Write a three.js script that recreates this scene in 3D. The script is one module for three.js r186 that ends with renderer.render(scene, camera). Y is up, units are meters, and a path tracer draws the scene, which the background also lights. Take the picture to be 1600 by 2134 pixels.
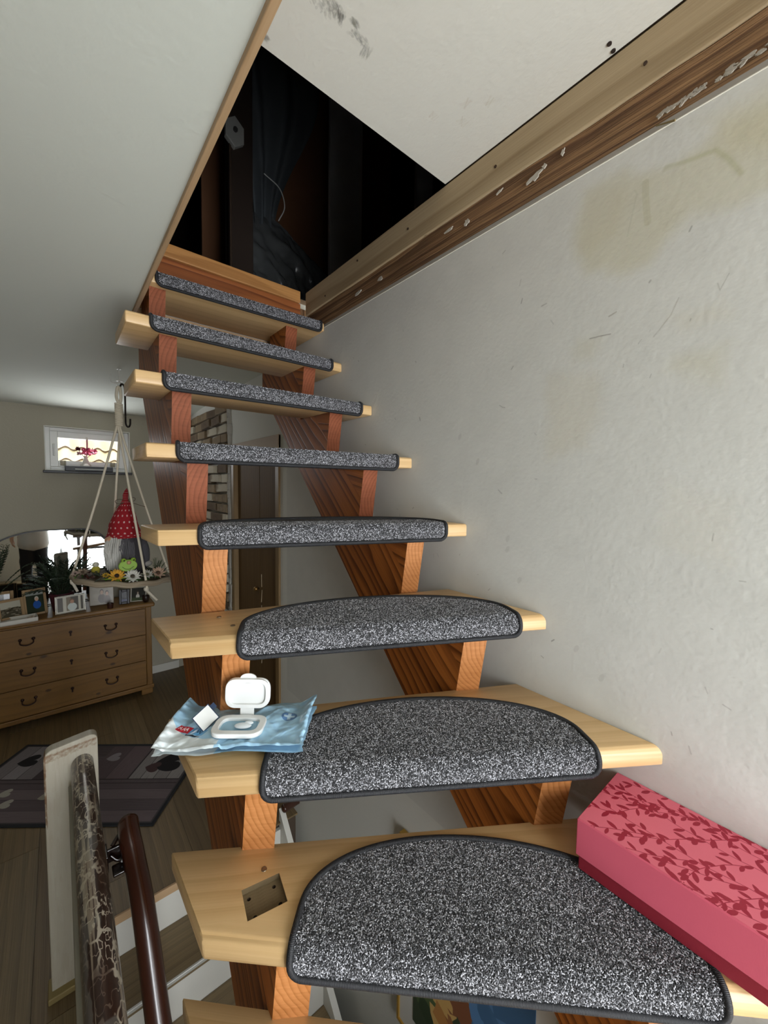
import * as THREE from 'three';
import { RoundedBoxGeometry } from 'three/addons/geometries/RoundedBoxGeometry.js';
import { MarchingCubes } from 'three/addons/objects/MarchingCubes.js';
import { mergeGeometries, toCreasedNormals } from 'three/addons/utils/BufferGeometryUtils.js';
import { RectAreaLightUniformsLib } from 'three/addons/lights/RectAreaLightUniformsLib.js';
import { Brush, Evaluator, SUBTRACTION } from 'three-bvh-csg';

// ---------------------------------------------------------------- camera, sky, light, exposure
const scene = new THREE.Scene();
const camera = new THREE.PerspectiveCamera(2 * Math.atan(1067 / 818.5) * 180 / Math.PI, 1600 / 2134, 0.02, 200);
{ // wide-angle phone held level with the fourth tread, turned towards the wall
  const yaw = 39.734 * Math.PI / 180, pitch = -3.376 * Math.PI / 180, roll = 0.776 * Math.PI / 180;
  const f = new THREE.Vector3(Math.sin(yaw) * Math.cos(pitch), Math.sin(pitch), -Math.cos(yaw) * Math.cos(pitch));
  const r = new THREE.Vector3(Math.cos(yaw), 0, Math.sin(yaw)), u = new THREE.Vector3().crossVectors(r, f);
  const r2 = r.clone().multiplyScalar(Math.cos(roll)).addScaledVector(u, Math.sin(roll));
  const u2 = u.clone().multiplyScalar(Math.cos(roll)).addScaledVector(r, -Math.sin(roll));
  camera.matrixAutoUpdate = true;
  camera.position.set(-0.9675, 0.535, 0);
  camera.quaternion.setFromRotationMatrix(new THREE.Matrix4().makeBasis(r2, u2, f.clone().negate()));
  camera.updateMatrixWorld();
}
scene.background = new THREE.Color(0.93, 0.97, 1.0); // overcast sky
scene.backgroundIntensity = 4.5;
RectAreaLightUniformsLib.init();
const daylight = (w, h, power, x, y, z, tx, ty, tz) => {
  const l = new THREE.RectAreaLight(0xf6faff, power, w, h);
  l.position.set(x, y, z); l.lookAt(tx, ty, tz); scene.add(l); return l;
};
daylight(1.10, 2.15, 10.5, -0.63, -0.07, 1.563, -0.63, -0.07, 0);   // daylight in the balcony door behind the camera
daylight(0.38, 0.20, 18.0, -0.755, 0.82, -4.17, -0.755, 0.82, 0);  // daylight in the little gable window
const renderer = new THREE.WebGLRenderer({ antialias: true });
renderer.toneMapping = THREE.LinearToneMapping;
renderer.toneMappingExposure = 1.0;
renderer.shadowMap.enabled = true;

// ---------------------------------------------------------------- helpers
const V = (x, y, z) => new THREE.Vector3(x, y, z);
let seed = 7;
const rnd = () => { seed = (seed * 1664525 + 1013904223) >>> 0; return seed / 4294967296; };
const rr = (a, b) => a + (b - a) * rnd();
const lerp = (a, b, t) => a + (b - a) * t, clamp = (x, a = 0, b = 1) => Math.min(b, Math.max(a, x));
const smooth = (a, b, x) => { const t = clamp((x - a) / (b - a)); return t * t * (3 - 2 * t); };
const used = {};
const numbered = (n) => { const k = used[n] = (used[n] ?? -1) + 1; return k ? `${n}_${String(k).padStart(3, '0')}` : n; };
function mesh(name, geo, mat, parent) {
  const m = new THREE.Mesh(Array.isArray(geo) ? (geo.length > 1 ? mergeGeometries(geo.map(plain)) : geo[0]) : geo, mat);
  m.name = (!parent || parent === scene) ? numbered(name) : name;
  m.castShadow = m.receiveShadow = true;
  (parent ?? scene).add(m);
  return m;
}
function plain(g) { // the same attributes on every geometry, so that they merge
  const o = g.index ? g.toNonIndexed() : g.clone();
  for (const k of Object.keys(o.attributes)) if (!['position', 'normal', 'uv'].includes(k)) o.deleteAttribute(k);
  if (!o.attributes.uv) o.setAttribute('uv', new THREE.BufferAttribute(new Float32Array(o.attributes.position.count * 2), 2));
  if (!o.attributes.normal) o.computeVertexNormals();
  o.clearGroups();
  return o;
}
function tag(o, label, category, group, kind) {
  if (label) o.userData.label = label; if (category) o.userData.category = category;
  if (group) o.userData.group = group; if (kind) o.userData.kind = kind; return o;
}
function thing(name, label, category, x = 0, y = 0, z = 0, turn = 0, group) {
  const o = new THREE.Group(); o.name = numbered(name); o.position.set(x, y, z); o.rotation.y = turn; scene.add(o);
  return tag(o, label, category, group);
}
const struct = (name, geo, mat, parent) => { const m = mesh(name, geo, mat, parent); if (!parent) m.userData.kind = 'structure'; return m; };
// uv in metres by the way a face points; long = axis of the grain
function planar(g, long = 'x', off = [0, 0]) {
  const o = plain(g), p = o.attributes.position, n = o.attributes.normal, uv = o.attributes.uv, ax = { x: 0, y: 1, z: 2 }[long];
  for (let i = 0; i < p.count; i += 3) {
    const s = [0, 0, 0];
    for (let k = 0; k < 3; k++) { s[0] += Math.abs(n.getX(i + k)); s[1] += Math.abs(n.getY(i + k)); s[2] += Math.abs(n.getZ(i + k)); }
    const d = s.indexOf(Math.max(...s)); let a = ax, b = [0, 1, 2].find((q) => q !== a && q !== d);
    if (d === ax) { [a, b] = [0, 1, 2].filter((q) => q !== d); }
    for (let k = 0; k < 3; k++) uv.setXY(i + k, p.getComponent(i + k, a) + off[0], p.getComponent(i + k, b) + off[1] + (d === 1 ? 0.13 : 0));
  }
  return o;
}
const box = (w, h, d, x = 0, y = 0, z = 0, long = 'x', r = 0, off) => {
  const g = r ? new RoundedBoxGeometry(w, h, d, 2, Math.min(r, w / 2.01, h / 2.01, d / 2.01)) : new THREE.BoxGeometry(w, h, d);
  return planar(g.translate(x, y, z), long, off ?? [0, 0]);
};
const slab = (x0, x1, y0, y1, z0, z1, long = 'x', r = 0, off) => box(x1 - x0, y1 - y0, z1 - z0, (x0 + x1) / 2, (y0 + y1) / 2, (z0 + z1) / 2, long, r, off);
const curve = (pts, closed = false, tension = 0.5) => new THREE.CatmullRomCurve3(pts, closed, 'catmullrom', tension);
const tube = (pts, r, n = 24, k = 8, closed = false) => new THREE.TubeGeometry(curve(pts, closed), n, r, k, closed);
function rod(a, b, r0, r1 = r0, k = 8) {
  const d = V(0, 0, 0).subVectors(b, a), g = new THREE.CylinderGeometry(r1, r0, d.length(), k);
  g.translate(0, d.length() / 2, 0).applyQuaternion(new THREE.Quaternion().setFromUnitVectors(V(0, 1, 0), d.clone().normalize())).translate(a.x, a.y, a.z);
  return g;
}
const ball = (r, x, y, z, sx = 1, sy = 1, sz = 1, n = 14) => new THREE.SphereGeometry(r, n, Math.ceil(n * 0.7)).scale(sx, sy, sz).translate(x, y, z);
const lathe = (pts, n = 24) => new THREE.LatheGeometry(pts.map(([x, y]) => new THREE.Vector2(x, y)), n);
const xf = (g, m) => g.applyMatrix4(m);
const M4 = (x, y, z, rx = 0, ry = 0, rz = 0, s = 1) => new THREE.Matrix4().compose(V(x, y, z), new THREE.Quaternion().setFromEuler(new THREE.Euler(rx, ry, rz, 'YXZ')), typeof s === 'number' ? V(s, s, s) : V(...s));

// ---------------------------------------------------------------- noise and textures
const hash = (x, y, s) => { let h = (x * 374761393 + y * 668265263 + s * 974634777) | 0; h = Math.imul(h ^ (h >>> 13), 1274126177); return ((h ^ (h >>> 16)) >>> 0) / 4294967296; };
function vn(x, y, px, py, s) { // value noise that repeats after px, py cells
  const xi = Math.floor(x), yi = Math.floor(y), fx = x - xi, fy = y - yi, u = fx * fx * (3 - 2 * fx), v = fy * fy * (3 - 2 * fy);
  const m = (a, b) => ((a % b) + b) % b, x0 = m(xi, px), x1 = m(xi + 1, px), y0 = m(yi, py), y1 = m(yi + 1, py);
  return lerp(lerp(hash(x0, y0, s), hash(x1, y0, s), u), lerp(hash(x0, y1, s), hash(x1, y1, s), u), v);
}
function fbm(u, v, px, py, s, oct = 4) { let a = 0, w = 0.5, t = 0; for (let i = 0; i < oct; i++) { a += w * vn(u * px, v * py, px, py, s + i * 17); t += w; w *= 0.5; px *= 2; py *= 2; } return a / t; }
const hex = (h) => [(h >> 16) & 255, (h >> 8) & 255, h & 255];
const mix3 = (a, b, t) => [lerp(a[0], b[0], t), lerp(a[1], b[1], t), lerp(a[2], b[2], t)];
function tex(w, h, fn, srgb = true, rx = 1, ry = 1) {
  const d = new Uint8Array(w * h * 4);
  for (let y = 0; y < h; y++) for (let x = 0; x < w; x++) {
    const c = fn((x + 0.5) / w, (y + 0.5) / h), i = (y * w + x) * 4;
    if (typeof c === 'number') { d[i] = d[i + 1] = d[i + 2] = clamp(c * 255, 0, 255); } else { d[i] = clamp(c[0], 0, 255); d[i + 1] = clamp(c[1], 0, 255); d[i + 2] = clamp(c[2], 0, 255); }
    d[i + 3] = 255;
  }
  const t = new THREE.DataTexture(d, w, h); t.wrapS = t.wrapT = THREE.RepeatWrapping; t.magFilter = t.minFilter = THREE.LinearFilter;
  if (srgb) t.colorSpace = THREE.SRGBColorSpace; t.repeat.set(rx, ry); t.needsUpdate = true; return t;
}
const mat = (color, rough = 0.6, o = {}) => new THREE.MeshPhysicalMaterial({ color, roughness: rough, ...o });
// straight-grained wood; a tile is len x wide metres, grain along u
function wood({ light, dark, rings = 7, len = 1.2, wide = 0.3, contrast = 0.6, warp = 0.5, fibre = 0.2, s = 1, rough = 0.5, knots = [], blotch = 0.15, w = 1024, h = 512, bump = 0.0004, coat = 0, spec = 1, extra }) {
  const a = hex(light), b = hex(dark), hgt = new Float32Array(w * h);
  const fn = (u, v) => {
    let du = 0, kn = 0;
    for (const [ku, kv, kr] of knots) { const dx = (u - ku) * len, dy = (v - kv) * wide, d = Math.hypot(dx * 0.6, dy) / kr; kn = Math.max(kn, smooth(1, 0.35, d)); du += Math.exp(-d * d * 0.5) * 0.8 * Math.sign(dy || 1); }
    const q = v * rings + warp * (fbm(u, v, 2, 3, s, 3) - 0.5) * rings * 0.5 + du * 0.6;
    const f = q - Math.floor(q), ring = Math.pow(f, 2.2) * (1 - smooth(0.9, 1, f));
    const fib = fbm(u, v, 6, 110, s + 5, 3) - 0.5, bl = fbm(u, v, 3, 3, s + 9, 3) - 0.5;
    const t = clamp(ring * contrast + fib * fibre * 2 + bl * blotch * 2 + 0.2 + kn * 0.9);
    let c = mix3(a, b, t); if (kn > 0.5) c = mix3(c, [b[0] * 0.6, b[1] * 0.55, b[2] * 0.5], (kn - 0.5) * 1.4);
    if (extra) c = extra(u, v, c);
    hgt[(Math.floor(v * h) * w + Math.floor(u * w))] = 1 - t;
    return c;
  };
  const map = tex(w, h, fn, true, 1 / len, 1 / wide);
  const bm = bump ? tex(w, h, (u, v) => hgt[Math.floor(v * h) * w + Math.floor(u * w)], false, 1 / len, 1 / wide) : null;
  return mat(0xffffff, rough, { map, specularIntensity: spec, ...(bm ? { bumpMap: bm, bumpScale: bump } : {}), ...(coat ? { clearcoat: coat, clearcoatRoughness: 0.35 } : {}) });
}
function canvasTex(w, h, draw) { const c = document.createElement('canvas'); c.width = w; c.height = h; const g = c.getContext('2d'); draw(g, w, h); const t = new THREE.CanvasTexture(c); t.colorSpace = THREE.SRGBColorSpace; t.magFilter = THREE.LinearFilter; return t; }

const plasterBump = tex(512, 512, (u, v) => 0.5 + 0.5 * (fbm(u, v, 60, 60, 3, 3) - 0.5) + 0.35 * (fbm(u, v, 7, 7, 4, 3) - 0.5), false, 1 / 0.6, 1 / 0.6);
const plaster = (c, k = 0.0012) => mat(c, 0.9, { bumpMap: plasterBump, bumpScale: k });
const M = {
  wall: plaster(0xd2d1c8), ceiling: plaster(0xd5d8cd, 0.0007), whiteTrim: mat(0xd4d2c8, 0.45), white: mat(0xf0f0ec, 0.35), black: mat(0x121214, 0.4), steel: mat(0x9a9a98, 0.3, { metalness: 1 }), darkMetal: mat(0x2a2420, 0.4, { metalness: 0.8 }),
  tread: wood({ light: 0xd8b684, dark: 0xb68f5b, rings: 8, contrast: 0.4, fibre: 0.16, s: 11, rough: 0.42, coat: 0.25, bump: 0.0002 }),
  side: wood({ light: 0xb06a2e, dark: 0x5c3012, rings: 8, contrast: 0.85, fibre: 0.2, s: 21, rough: 0.42, wide: 0.26, spec: 0.4, blotch: 0.25, warp: 0.8 }),
  plank: wood({ light: 0xbaa684, dark: 0x846e4e, rings: 2, contrast: 0.5, fibre: 0.18, s: 31, rough: 0.75, wide: 0.25, blotch: 0.25, knots: [[0.36, 0.5, 0.008], [0.8, 0.3, 0.006]] }),
  pine: wood({ light: 0xb06a36, dark: 0x6a3514, rings: 4, contrast: 0.9, fibre: 0.12, s: 41, rough: 0.5, warp: 1.5, wide: 0.2 }),
  trim: wood({ light: 0xc0a07a, dark: 0x9a7a54, rings: 3, contrast: 0.4, s: 51, rough: 0.6, len: 0.9, knots: [[0.3, 0.5, 0.02], [0.62, 0.5, 0.018]] }),
  dresser: wood({ light: 0x866029, dark: 0x654518, rings: 5, contrast: 0.4, fibre: 0.15, s: 61, rough: 0.45, wide: 0.25, warp: 0.9, blotch: 0.3, knots: [[0.2, 0.4, 0.018], [0.55, 0.7, 0.016], [0.8, 0.2, 0.014]] }),
  door: wood({ light: 0x6d5535, dark: 0x4d3a22, rings: 10, contrast: 0.3, s: 71, rough: 0.7, spec: 0.4, blotch: 0.1 }),
  laminate: wood({ light: 0x867353, dark: 0x5c4d36, rings: 5, contrast: 0.35, fibre: 0.35, s: 81, rough: 0.45, len: 1.3, wide: 0.2 }),
  darkWood: mat(0x3a1c10, 0.25, { clearcoat: 0.6, clearcoatRoughness: 0.15 }),
};
M.old = wood({ light: 0x9a7650, dark: 0x573a20, rings: 6, contrast: 0.8, fibre: 0.5, s: 91, rough: 0.85, wide: 0.2, blotch: 0.5, bump: 0.004 });
// end faces of the step blocks: year rings cut across
const endTex = (la, da, s, n) => { const a = hex(la), b = hex(da); return tex(512, 512, (u, v) => { const d = Math.hypot(u * 0.7 - 1.3, v - 0.35 * s) * n + fbm(u, v, 4, 4, s, 3) * 1.2, f = d - Math.floor(d); return mix3(a, b, clamp(Math.pow(f, 3) * 0.6 + (fbm(u, v, 8, 60, s + 3, 3) - 0.5) * 0.35 + (fbm(u, v, 3, 3, s + 7, 2) - 0.5) * 0.5 + 0.2)); }, true, 1 / 0.22, 1 / 0.22); };
M.endRed = mat(0xffffff, 0.6, { map: endTex(0x905236, 0x66361e, 1, 26), specularIntensity: 0.4 });
M.endAmber = mat(0xffffff, 0.5, { map: endTex(0xc0824e, 0x8e5628, 2, 30), specularIntensity: 0.5 });
M.sideRed = M.side;

// ---------------------------------------------------------------- the room: floor, walls, ceilings, openings
const FL = -1.25, CEIL = 1.215, COVE = 1.160, FAR = -4.2, BACK = 1.5, LEFT = -3.4, H = 0.2155, TH = 0.038;
const Y = (k) => (7 - k) * H; // top of tread k, counted from the attic down; tread 7 lies at 0
// right wall: plasterboard beside the stair with glue stains and scuffs (z -2.0 .. 0.3, y -0.6 .. 1.275)
const wallPaint = canvasTex(2048, 1670, (g, w, h) => {
  const Z0 = -2.0, Z1 = 0.3, Y0 = -0.6, Y1 = 1.275, X = (z) => (z - Z0) / (Z1 - Z0) * w, YY = (y) => (1 - (y - Y0) / (Y1 - Y0)) * h, K = w / (Z1 - Z0);
  // glue and water stains with ragged outlines, worked out on a small canvas and stretched
  const STAINS = [
    [[[1.236, -0.449], [1.15, -0.475], [1.093, -0.483], [1.03, -0.45], [0.996, -0.362], [1.0, -0.3], [1.066, -0.237], [1.05, -0.17], [1.061, -0.1], [1.23, -0.1], [1.235, -0.2], [1.205, -0.275], [1.24, -0.36]], [180,169,124], 0.19],
    [[[1.22, -0.44], [1.12, -0.47], [1.06, -0.44], [1.1, -0.36], [1.2, -0.35]], [172,158,112], 0.10],
    [[[1.26, -0.25], [1.15, -0.2], [1.08, -0.05], [1.0, 0.1], [1.26, 0.2]], [186,174,130], 0.14],
    [[[0.902, -0.452], [0.89, -0.397], [0.848, -0.417], [0.86, -0.45]], [177,166,122], 0.12],
    [[[0.821, -0.265], [0.826, -0.164], [0.77, -0.17], [0.741, -0.177], [0.781, -0.28]], [177,166,122], 0.13],
    [[[0.90, -0.27], [0.91, -0.18], [0.86, -0.16], [0.85, -0.25]], [185,165,120], 0.09],
    [[[0.818, -0.515], [0.807, -0.404], [0.72, -0.40], [0.642, -0.419], [0.625, -0.513]], [190,170,125], 0.11],
    [[[0.55, -0.25], [0.52, -0.15], [0.4, -0.14], [0.42, -0.27]], [205,200,185], 0.25]];
  const sw = 640, sh = 522, sc = document.createElement('canvas'); sc.width = sw; sc.height = sh; const sg = sc.getContext('2d'), im = sg.createImageData(sw, sh);
  const dist = (y, z, pts) => { let ins = false, d = 9; for (let i = 0, j = pts.length - 1; i < pts.length; j = i++) { const [yi, zi] = pts[i], [yj, zj] = pts[j]; if ((yi > y) !== (yj > y) && z < (zj - zi) * (y - yi) / (yj - yi) + zi) ins = !ins; const ey = yj - yi, ez = zj - zi, t = clamp(((y - yi) * ey + (z - zi) * ez) / (ey * ey + ez * ez)); d = Math.min(d, Math.hypot(y - yi - ey * t, z - zi - ez * t)); } return ins ? -d : d; };
  for (let j = 0; j < sh; j++) for (let i = 0; i < sw; i++) {
    const u = i / sw, v = j / sh, z = Z0 + u * (Z1 - Z0), y = Y1 - v * (Y1 - Y0); let c = [201, 200, 192]; const n = fbm(u, v, 40, 34, 21, 4) - 0.5, m = fbm(u, v, 9, 8, 24, 3) - 0.5; c = c.map((q) => q + n * 7);
    for (const [pts, col, al] of STAINS) { const d = dist(y, z, pts) + m * 0.07 + n * 0.02; if (d < 0.03) c = mix3(c, col, smooth(0.022, -0.024, d) * Math.min(1, al * 1.4 * (0.85 + m * 0.9))); }
    const o = (j * sw + i) * 4; for (let k = 0; k < 3; k++) im.data[o + k] = Math.round(c[k]); im.data[o + 3] = 255;
  }
  sg.putImageData(im, 0, 0); g.drawImage(sc, 0, 0, w, h);
  const stroke = (pts, col, wd) => { g.strokeStyle = col; g.lineWidth = wd; g.lineCap = 'round'; g.beginPath(); pts.forEach(([y, z], i) => i ? g.lineTo(X(z), YY(y)) : g.moveTo(X(z), YY(y))); g.stroke(); };
  for (let k = 0; k < 5; k++) { stroke([[1.19 + k * 0.0015, -0.285], [1.185, -0.25], [1.178, -0.205], [1.15, -0.185], [1.114, -0.166]], 'rgba(150,145,110,0.07)', rr(4, 16)); stroke([[1.185, -0.32], [1.15, -0.318], [1.10, -0.312]], 'rgba(150,145,115,0.06)', rr(3, 12)); }
  stroke([[1.09, -0.35], [1.17, -0.335], [1.18, -0.34]], 'rgba(150,145,125,0.15)', 3);
  for (let i = 0; i < 90; i++) { const z = rr(-1.5, 0.2), y = rr(-0.1, 1.2), a = rr(0, 3.1), l = rr(0.003, 0.016); stroke([[y, z], [y + l * Math.sin(a), z + l * Math.cos(a)]], `rgba(95,90,85,${rr(0.12, 0.45)})`, rr(1, 3)); }
  for (const [y, z] of [[0.40, -0.62], [0.37, -0.62], [0.29, -0.58], [0.62, -0.73], [0.70, -0.80], [0.15, -0.42], [0.1, -0.36]]) { g.fillStyle = 'rgba(140,134,126,0.16)'; g.beginPath(); g.ellipse(X(z), YY(y), 5, 9, 0.4, 0, 7); g.fill(); }
  stroke([[0.892, -0.42], [0.8915, -0.40], [0.890, -0.375]], 'rgba(110,104,96,0.5)', 2); stroke([[0.93, -0.38], [0.935, -0.365]], 'rgba(120,112,100,0.4)', 2.5); stroke([[0.86, -0.29], [0.895, -0.262], [0.925, -0.25]], 'rgba(130,124,112,0.3)', 2); stroke([[0.775, -0.66], [0.768, -0.65], [0.766, -0.642]], 'rgba(110,104,96,0.4)', 1.6);
  for (const [y, z, s] of [[0.93, -0.19, 0.7]]) stroke([[y, z], [y - 0.02 * s, z + 0.004], [y + 0.012, z + 0.016]], 'rgba(110,106,98,0.3)', 1.2);
});
wallPaint.wrapS = wallPaint.wrapT = THREE.ClampToEdgeWrapping;
const wallBoard = new THREE.BoxGeometry(0.0125, 1.875, 2.3).translate(0.00625, 0.3375, -0.85);
{ const p = wallBoard.attributes.position, uv = wallBoard.attributes.uv; for (let i = 0; i < p.count; i++) uv.setXY(i, (p.getZ(i) + 2) / 2.3, (p.getY(i) + 0.6) / 1.875); }
const wallBump = plasterBump.clone(); wallBump.repeat.set(4.6, 3.7); wallBump.needsUpdate = true;
const wallRight = struct('wall_right', [slab(0.0125, 0.13, -4.2, 1.275, -2.0, BACK + 0.15), slab(0, 0.13, -4.2, -0.6, -2.0, BACK), slab(0, 0.13, -0.6, 1.275, 0.3, BACK),
  slab(0, 0.13, -4.2, CEIL + 0.1, -2.08, -2.0), slab(0, 0.13, 0.83, CEIL + 0.1, -2.86, -2.08), slab(0, 0.13, -4.2, FL, -2.86, -2.08), slab(0.10, 0.13, FL, 0.83, -2.86, -2.08),
  slab(0, 0.13, -4.2, CEIL + 0.1, -2.93, -2.86), slab(0.02, 0.13, -4.2, CEIL + 0.1, FAR - 0.15, -2.93), slab(0, 0.02, -4.2, -0.35, FAR - 0.15, -2.93), slab(0.03, 0.13, 1.275, 1.52, -1.785, BACK)], M.wall);
mesh('plasterboard', wallBoard, mat(0xffffff, 0.85, { map: wallPaint, bumpMap: wallBump, bumpScale: 0.0008 }), wallRight);
mesh('plaster_strip', slab(0.012, 0.03, 1.274, 1.297, -1.84, BACK), plaster(0xbfbdb4), wallRight);
mesh('board_edge', slab(-0.0012, 0.012, 1.2735, 1.2762, -1.84, 0.3, 'z', 0.001), mat(0xe6e2d4, 0.7), wallRight);
mesh('splinter', rod(V(-0.002, 1.286, -0.305), V(-0.006, 1.272, -0.271), 0.0012, 0.0022, 6), mat(0x7a6a44, 0.9), wallRight);
{ // bare brickwork between the far corner and the door
  const col = [0x7d6a50, 0x89765a, 0x6d5c46, 0x968870, 0xa39a86], mats = col.map((c, i) => { const a = hex(c); return mat(0xffffff, 0.95, { map: tex(128, 128, (u, v) => { const n = fbm(u, v, 5, 8, 300 + i, 4), q = smooth(0.52, 0.62, fbm(u, v, 4, 5, 330 + i, 4)); return mix3(mix3(a, [70, 52, 36], clamp((0.5 - n) * 1.6)), [196, 188, 168], q * (0.4 + i * 0.13)); }), bumpMap: plasterBump, bumpScale: 0.004 }); });
  const shapes = [0, 1, 2].map((k) => box(0.05, 0.062, 0.232, 0, 0, 0, 'z', 0.006));
  for (let r = 0; r < 21; r++) for (let c = 0; c < 6; c++) {
    const y = 1.11 - r * 0.0735, z0 = -2.935 - c * 0.243 - (r % 2) * 0.12, len = c === 0 ? 0.232 : 0.232;
    const b = mesh('brick', shapes[c % 3], mats[Math.min(4, Math.floor(rnd() * 3 + r * 0.14))], wallRight); b.position.set(0.010 - rr(0, 0.022), y + rr(-0.004, 0.004), z0 - len / 2); b.rotation.set(rr(-0.03, 0.03), rr(-0.05, 0.05), 0); b.scale.set(1, rr(0.93, 1.02), z0 - 0.232 < FAR ? 0.6 : 1); if (z0 - 0.12 < FAR) wallRight.remove(b);
    if (r % 2 && c === 0) { const q = mesh('brick', shapes[0], mats[(r + 2) % 5], wallRight); q.position.set(0.002, y, -2.99); q.scale.z = 0.48; }
  }
  const e = []; for (let i = 0; i < 40; i++) { const y = -1.2 + i * 0.058; e.push(box(0.02, 0.075, rr(0.03, 0.055), -0.006, y, -2.905 + rr(-0.012, 0.012), 'y', 0.006)); }
  mesh('broken_plaster_edge', e, plaster(0xa9a49a, 0.004), wallRight);
}
// floor of laminate boards with the stairwell cut out (x -0.87 .. 0, z -1.87 .. -0.42)
const floor = struct('floor', [slab(LEFT, -0.87, FL - 0.2, FL - 0.008, FAR, BACK), slab(-0.87, 0, FL - 0.2, FL - 0.008, FAR, -1.896), slab(-0.87, 0, FL - 0.2, FL - 0.008, -0.42, BACK)], mat(0x4a3d30, 0.8));
{ const lam = [0, 1, 2, 3].map((k) => { const m = M.laminate.clone(); m.color = new THREE.Color([0xffffff, 0xf0ece6, 0xe6e0d8, 0xfbf6ee][k]); return m; });
  const W = 0.193; let col = 0;
  for (let x = LEFT; x < -0.01; x += W, col++) { let z = FAR - (col % 3) * 0.43;
    for (; z < BACK; z += 1.29) { const a = Math.max(z, FAR), b = Math.min(z + 1.288, BACK); if (b - a < 0.02) continue; const x1 = Math.min(x + W - 0.0012, 0);
      const put = (p, q, x0 = x, xe = x1) => { if (q - p > 0.02 && xe - x0 > 0.01) mesh('plank', slab(x0, xe, FL - 0.008, FL, p, q, 'z', 0, [rnd() * 3, rnd()]), lam[Math.floor(rnd() * 4)], floor); };
      if (x1 <= -0.87) put(a, b); else { const xs = Math.max(x, -0.87); if (x < -0.87) put(a, b, x, -0.8705); put(a, Math.min(b, -1.872), xs); put(Math.max(a, -0.42), b, xs); } } } }
struct('trim_2', [slab(-0.87, -0.2, FL - 0.035, FL + 0.002, -1.874, -1.862, 'x', 0.003)], M.trim);
// far wall with its little window
struct('wall_far', [slab(LEFT, 0.13, FL - 0.2, 0.648, FAR - 0.25, FAR), slab(LEFT, 0.13, 1.009, CEIL + 0.1, FAR - 0.25, FAR), slab(LEFT, -1.04, 0.648, 1.009, FAR - 0.25, FAR), slab(-0.455, 0.13, 0.648, 1.009, FAR - 0.25, FAR)], plaster(0xaaa493));
struct('baseboard_far', slab(LEFT, -0.09, FL, FL + 0.075, FAR, FAR + 0.015, 'x', 0.003), M.whiteTrim);
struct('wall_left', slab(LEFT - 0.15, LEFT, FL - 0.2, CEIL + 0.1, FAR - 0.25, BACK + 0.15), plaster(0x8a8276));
struct('wall_back', [slab(LEFT, -1.22, FL - 0.2, 1.6, BACK, BACK + 0.2), slab(-1.22, -0.05, 1.06, 1.6, BACK, BACK + 0.2), slab(-0.05, 0.13, FL - 0.2, 1.6, BACK, BACK + 0.2), slab(-1.22, -0.05, FL - 0.2, FL + 0.02, BACK, BACK + 0.2)], plaster(0xa8a296));
const pane = new THREE.MeshPhysicalMaterial({ color: 0xffffff, roughness: 0.02, transmission: 1, thickness: 0, ior: 1.45 });
function frameBars(x0, x1, y0, y1, z0, z1, b) { return [slab(x0, x0 + b, y0, y1, z0, z1, 'y', 0.004), slab(x1 - b, x1, y0, y1, z0, z1, 'y', 0.004), slab(x0 + b, x1 - b, y0, y0 + b, z0, z1, 'x', 0.004), slab(x0 + b, x1 - b, y1 - b, y1, z0, z1, 'x', 0.004)]; }
{ // gable window: white plastic frame and sash with a handle, black sill
  const w = struct('window_1', frameBars(-1.04, -0.455, 0.648, 1.009, FAR - 0.13, FAR - 0.07, 0.035), M.white);
  mesh('reveal', frameBars(-1.04, -0.455, 0.648, 1.009, FAR - 0.07, FAR + 0.001, 0.006), mat(0xe6e6de, 0.6), w);
  mesh('sash', frameBars(-1.005, -0.49, 0.683, 0.974, FAR - 0.12, FAR - 0.05, 0.05), M.white, w);
  mesh('pane', slab(-0.955, -0.54, 0.733, 0.924, FAR - 0.09, FAR - 0.088), pane, w);
  mesh('handle', [box(0.016, 0.1, 0.012, -0.98, 0.82, FAR - 0.036, 'y', 0.005), rod(V(-0.98, 0.85, FAR - 0.05), V(-0.98, 0.85, FAR - 0.036), 0.008)], mat(0xd8d8d4, 0.3), w);
  mesh('sill', slab(-1.052, -0.448, 0.628, 0.648, FAR - 0.05, FAR + 0.05, 'x', 0.004), M.black, w);
}
{ // balcony door behind the camera, with its black railing outside; the mirror shows it
  const w = struct('window_2', frameBars(-1.22, -0.05, FL + 0.02, 1.06, BACK, BACK + 0.06, 0.045), M.white);
  mesh('pane', slab(-1.175, -0.095, FL + 0.065, 1.015, BACK + 0.075, BACK + 0.078), pane, w);
  mesh('mullion', slab(-0.70, -0.64, FL + 0.065, 1.015, BACK + 0.005, BACK + 0.055, 'y', 0.004), mat(0x3b342e, 0.5), w);
  for (const [y, q] of [[-0.50, 0.045], [-0.74, 0.05]]) mesh('railing_bar', slab(-0.76, -0.05, y - q / 2, y + q / 2, BACK + 0.012, BACK + 0.04, 'x', 0.003), M.black, w);
}
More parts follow.
